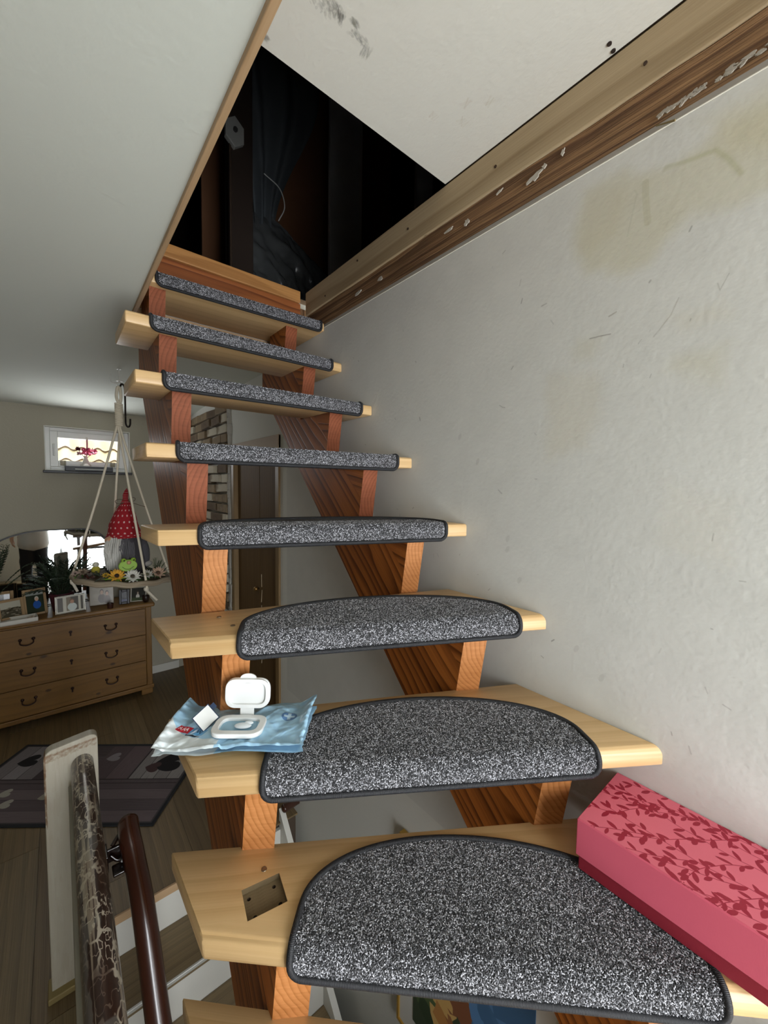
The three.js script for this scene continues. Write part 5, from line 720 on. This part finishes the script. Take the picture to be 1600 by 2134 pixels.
// ---------------------------------------------------------------- outside the gable window: the neighbour's tiled roof
{ const t = thing('tiled_roof', 'sunlit pale tiled roof seen through the little gable window', 'roof', -0.9, 0.2, -7.4);
  const tileG = (() => { const g = new THREE.PlaneGeometry(0.215, 0.34, 14, 4), p = g.attributes.position; for (let i = 0; i < p.count; i++) { const u = p.getX(i) / 0.215; p.setZ(i, 0.034 * Math.sin(u * 6.283) + 0.06 * (0.5 - p.getY(i) / 0.34)); } g.computeVertexNormals(); const b = g.clone().translate(0, 0, -0.018); const idx = b.index.array; for (let i = 0; i < idx.length; i += 3) { const q = idx[i]; idx[i] = idx[i + 1]; idx[i + 1] = q; } b.computeVertexNormals(); return [plain(g).rotateX(-0.75), plain(b).rotateX(-0.75)]; })(), lipG = (() => { const g = new THREE.PlaneGeometry(0.215, 0.022, 14, 1), p = g.attributes.position; for (let i = 0; i < p.count; i++) { const u = p.getX(i) / 0.215; p.setXYZ(i, p.getX(i), -0.172, 0.034 * Math.sin(u * 6.283) + 0.06 + (p.getY(i) > 0 ? 0.002 : -0.028)); } g.computeVertexNormals(); return plain(g).rotateX(-0.75); })(), tileAll = mergeGeometries([...tileG, lipG], true), lipMat = mat(0x5a4632, 0.95, { side: THREE.DoubleSide });
  const ms = [0xe0d0a4, 0xd8c698, 0xe4d6b0].map((c) => mat(c, 0.85, { side: THREE.DoubleSide }));
  for (let r = 0; r < 6; r++) for (let c = 0; c < 11; c++) { const tm = ms[Math.floor(rnd() * 3)], m = mesh('tile', tileAll, [tm, tm, lipMat], t); m.position.set((c - 5) * 0.213, r * 0.205 + rr(-0.003, 0.003), -r * 0.215); }
  mesh('underlay', box(2.4, 0.02, 1.9, 0, 0, 0).rotateX(0.762).translate(0, 0.40, -0.62), mat(0x4a3a2c, 0.9), t); }

// ---------------------------------------------------------------- the person at the back, seen only in the mirror
function field(bones, cell, k, pad = 0.05) { // smooth union of tapered capsules [a, b, ra, rb]
  const lo = V(1e9, 1e9, 1e9), hi = V(-1e9, -1e9, -1e9); for (const [a, b, ra, rb] of bones) for (const [p, r] of [[a, ra], [b, rb]]) { lo.min(p.clone().subScalar(r + pad)); hi.max(p.clone().addScalar(r + pad)); }
  const c = lo.clone().add(hi).multiplyScalar(0.5), half = Math.max(hi.x - lo.x, hi.y - lo.y, hi.z - lo.z) / 2, n = Math.min(150, Math.ceil(2 * half / cell)), mc = new MarchingCubes(n, new THREE.MeshStandardMaterial(), false, false, 400000);
  mc.isolation = 0; const ab = V(0, 0, 0), ap = V(0, 0, 0), p = V(0, 0, 0);
  for (let z = 0; z < n; z++) for (let y = 0; y < n; y++) for (let x = 0; x < n; x++) {
    p.set((x - n / 2) / (n / 2) * half + c.x, (y - n / 2) / (n / 2) * half + c.y, (z - n / 2) / (n / 2) * half + c.z); let d = 1e3;
    for (const [a, b, ra, rb] of bones) { ab.subVectors(b, a); ap.subVectors(p, a); const t = clamp(ap.dot(ab) / Math.max(ab.lengthSq(), 1e-9)), q = ap.addScaledVector(ab, -t).length() - lerp(ra, rb, t); if (d > 1e2) { d = q; continue; } const h = clamp(0.5 + 0.5 * (q - d) / k); d = lerp(q, d, h) - k * h * (1 - h); }
    mc.field[x + y * n + z * n * n] = -d; }
  mc.update(); const g = new THREE.BufferGeometry(), m = mc.count; g.setAttribute('position', new THREE.BufferAttribute(mc.positionArray.slice(0, m * 3), 3)); g.setAttribute('normal', new THREE.BufferAttribute(mc.normalArray.slice(0, m * 3), 3)); g.scale(half, half, half); g.translate(c.x, c.y, c.z); g.setAttribute('uv', new THREE.BufferAttribute(new Float32Array(m * 2), 2)); return g;
}
{
  const t = thing('person', 'person in a loose white shirt and black trousers, reflected in the mirror', 'person', -1.30, FL, 0.42);
  const B = (a, b, ra, rb) => [V(...a), V(...b), ra, rb];
  // right arm stretched forward to the right as if holding up a phone; the left arm hangs
  const rs = [0.19, 1.42, 0], re = [0.27, 1.30, -0.20], rw = [0.24, 1.48, -0.38], ls = [-0.19, 1.42, 0], le = [-0.26, 1.15, 0.03], lw = [-0.26, 0.9, -0.06];
  const body = field([B([0, 1.66, -0.01], [0, 1.60, -0.02], 0.085, 0.07), B([0, 1.55, -0.015], [0, 1.40, 0.01], 0.05, 0.06), B([-0.12, 1.38, 0.01], [0.12, 1.38, 0.01], 0.06, 0.06), B([0, 1.35, 0], [0, 1.0, 0], 0.10, 0.11), B([0.09, 0.92, 0], [0.1, 0.5, 0], 0.07, 0.05), B([-0.09, 0.92, 0], [-0.1, 0.5, 0], 0.07, 0.05), B([0.1, 0.5, 0], [0.1, 0.08, 0.02], 0.045, 0.035), B([-0.1, 0.5, 0], [-0.1, 0.08, 0.02], 0.045, 0.035), B([0.1, 0.05, 0.03], [0.11, 0.03, -0.15], 0.035, 0.03), B([-0.1, 0.05, 0.03], [-0.11, 0.03, -0.15], 0.035, 0.03), B(rs, re, 0.045, 0.038), B(re, rw, 0.038, 0.027), B(ls, le, 0.045, 0.038), B(le, lw, 0.038, 0.027), B([0, 1.63, -0.09], [0, 1.61, -0.105], 0.014, 0.016), B([0.082, 1.635, 0.005], [0.086, 1.615, 0.005], 0.014, 0.012), B([-0.082, 1.635, 0.005], [-0.086, 1.615, 0.005], 0.014, 0.012)], 0.0135, 0.03);
  const hand = (w, dir, side) => { const d = V(...dir).normalize(), s = V(...side).normalize(), o = V(...w), P = (a, b, c = 0) => o.clone().addScaledVector(d, a).addScaledVector(s, b).addScaledVector(V(0, 0, 0).crossVectors(d, s), c), L = [B(P(0, 0).toArray(), P(0.05, 0).toArray(), 0.024, 0.02)]; for (const [i, l] of [[-0.028, 0.07], [-0.009, 0.082], [0.01, 0.077], [0.028, 0.06]]) { L.push([P(0.02, i * 0.6), P(0.075, i), 0.014, 0.0095], [P(0.075, i), P(0.075 + l * 0.5, i, 0.012), 0.0095, 0.0085], [P(0.075 + l * 0.5, i, 0.012), P(0.075 + l * 0.85, i, 0.034), 0.0085, 0.007]); } L.push([P(0.02, -0.02), P(0.045, -0.05, 0.012), 0.014, 0.011], [P(0.045, -0.05, 0.012), P(0.085, -0.058, 0.025), 0.011, 0.008]); return field(L, 0.0035, 0.006, 0.02); };
  const skin = mat(0xc49a80, 0.6); mesh('body', [body, hand(rw, [-0.15, 0.75, -0.5], [0.9, 0.2, 0.1]), hand(lw, [0, -1, -0.15], [0, 0.1, -1])], skin, t);
  mesh('shirt', field([B([-0.15, 1.38, 0.0], [0.15, 1.38, 0.0], 0.085, 0.085), B([0, 1.3, 0], [0, 1.05, 0], 0.155, 0.15), B([-0.05, 1.0, 0], [-0.06, 0.80, 0], 0.14, 0.145), B([0.05, 1.0, 0], [0.06, 0.80, 0], 0.14, 0.145), B(rs, [0.262, 1.315, -0.17], 0.075, 0.065), B(ls, [-0.257, 1.17, 0.025], 0.075, 0.065)], 0.014, 0.04), mat(0xd8d8d6, 0.85), t);
  mesh('trousers', field([B([-0.06, 0.92, 0], [0.06, 0.92, 0], 0.13, 0.13), B([0.085, 0.88, 0], [0.085, 0.5, -0.005], 0.11, 0.09), B([0.1, 0.5, -0.005], [0.1, 0.09, 0.015], 0.082, 0.066), B([-0.085, 0.88, 0], [-0.085, 0.5, -0.005], 0.11, 0.09), B([-0.1, 0.5, -0.005], [-0.1, 0.09, 0.015], 0.082, 0.066)], 0.014, 0.03), mat(0x16171a, 0.8), t);
  mesh('shoe', field([B([0.1, 0.045, 0.04], [0.11, 0.04, -0.17], 0.045, 0.04)], 0.01, 0.01), mat(0x2a2a2c, 0.6), t); mesh('shoe', field([B([-0.1, 0.045, 0.04], [-0.11, 0.04, -0.17], 0.045, 0.04)], 0.01, 0.01), mat(0x2a2a2c, 0.6), t);
  mesh('hair', field([B([0, 1.69, 0.02], [0, 1.66, 0.035], 0.088, 0.085), B([0, 1.735, -0.03], [0, 1.73, 0.0], 0.04, 0.05), B([-0.06, 1.68, 0.02], [-0.06, 1.64, 0.03], 0.035, 0.03), B([0.06, 1.68, 0.02], [0.06, 1.64, 0.03], 0.035, 0.03)], 0.01, 0.03), mat(0x3a281c, 0.8), t);
  for (const x of [-0.03, 0.03]) mesh('eye', ball(0.010, x, 1.645, -0.082, 1.2, 0.8, 0.6, 10), mat(0xd8d4cc, 0.3), t); mesh('mouth', box(0.04, 0.007, 0.006, 0, 1.575, -0.085, 'x', 0.002), mat(0x8a4a40, 0.5), t);
}

scene.traverse((o) => { if (o.isMesh) { o.castShadow = true; o.receiveShadow = true; } });
renderer.render(scene, camera);
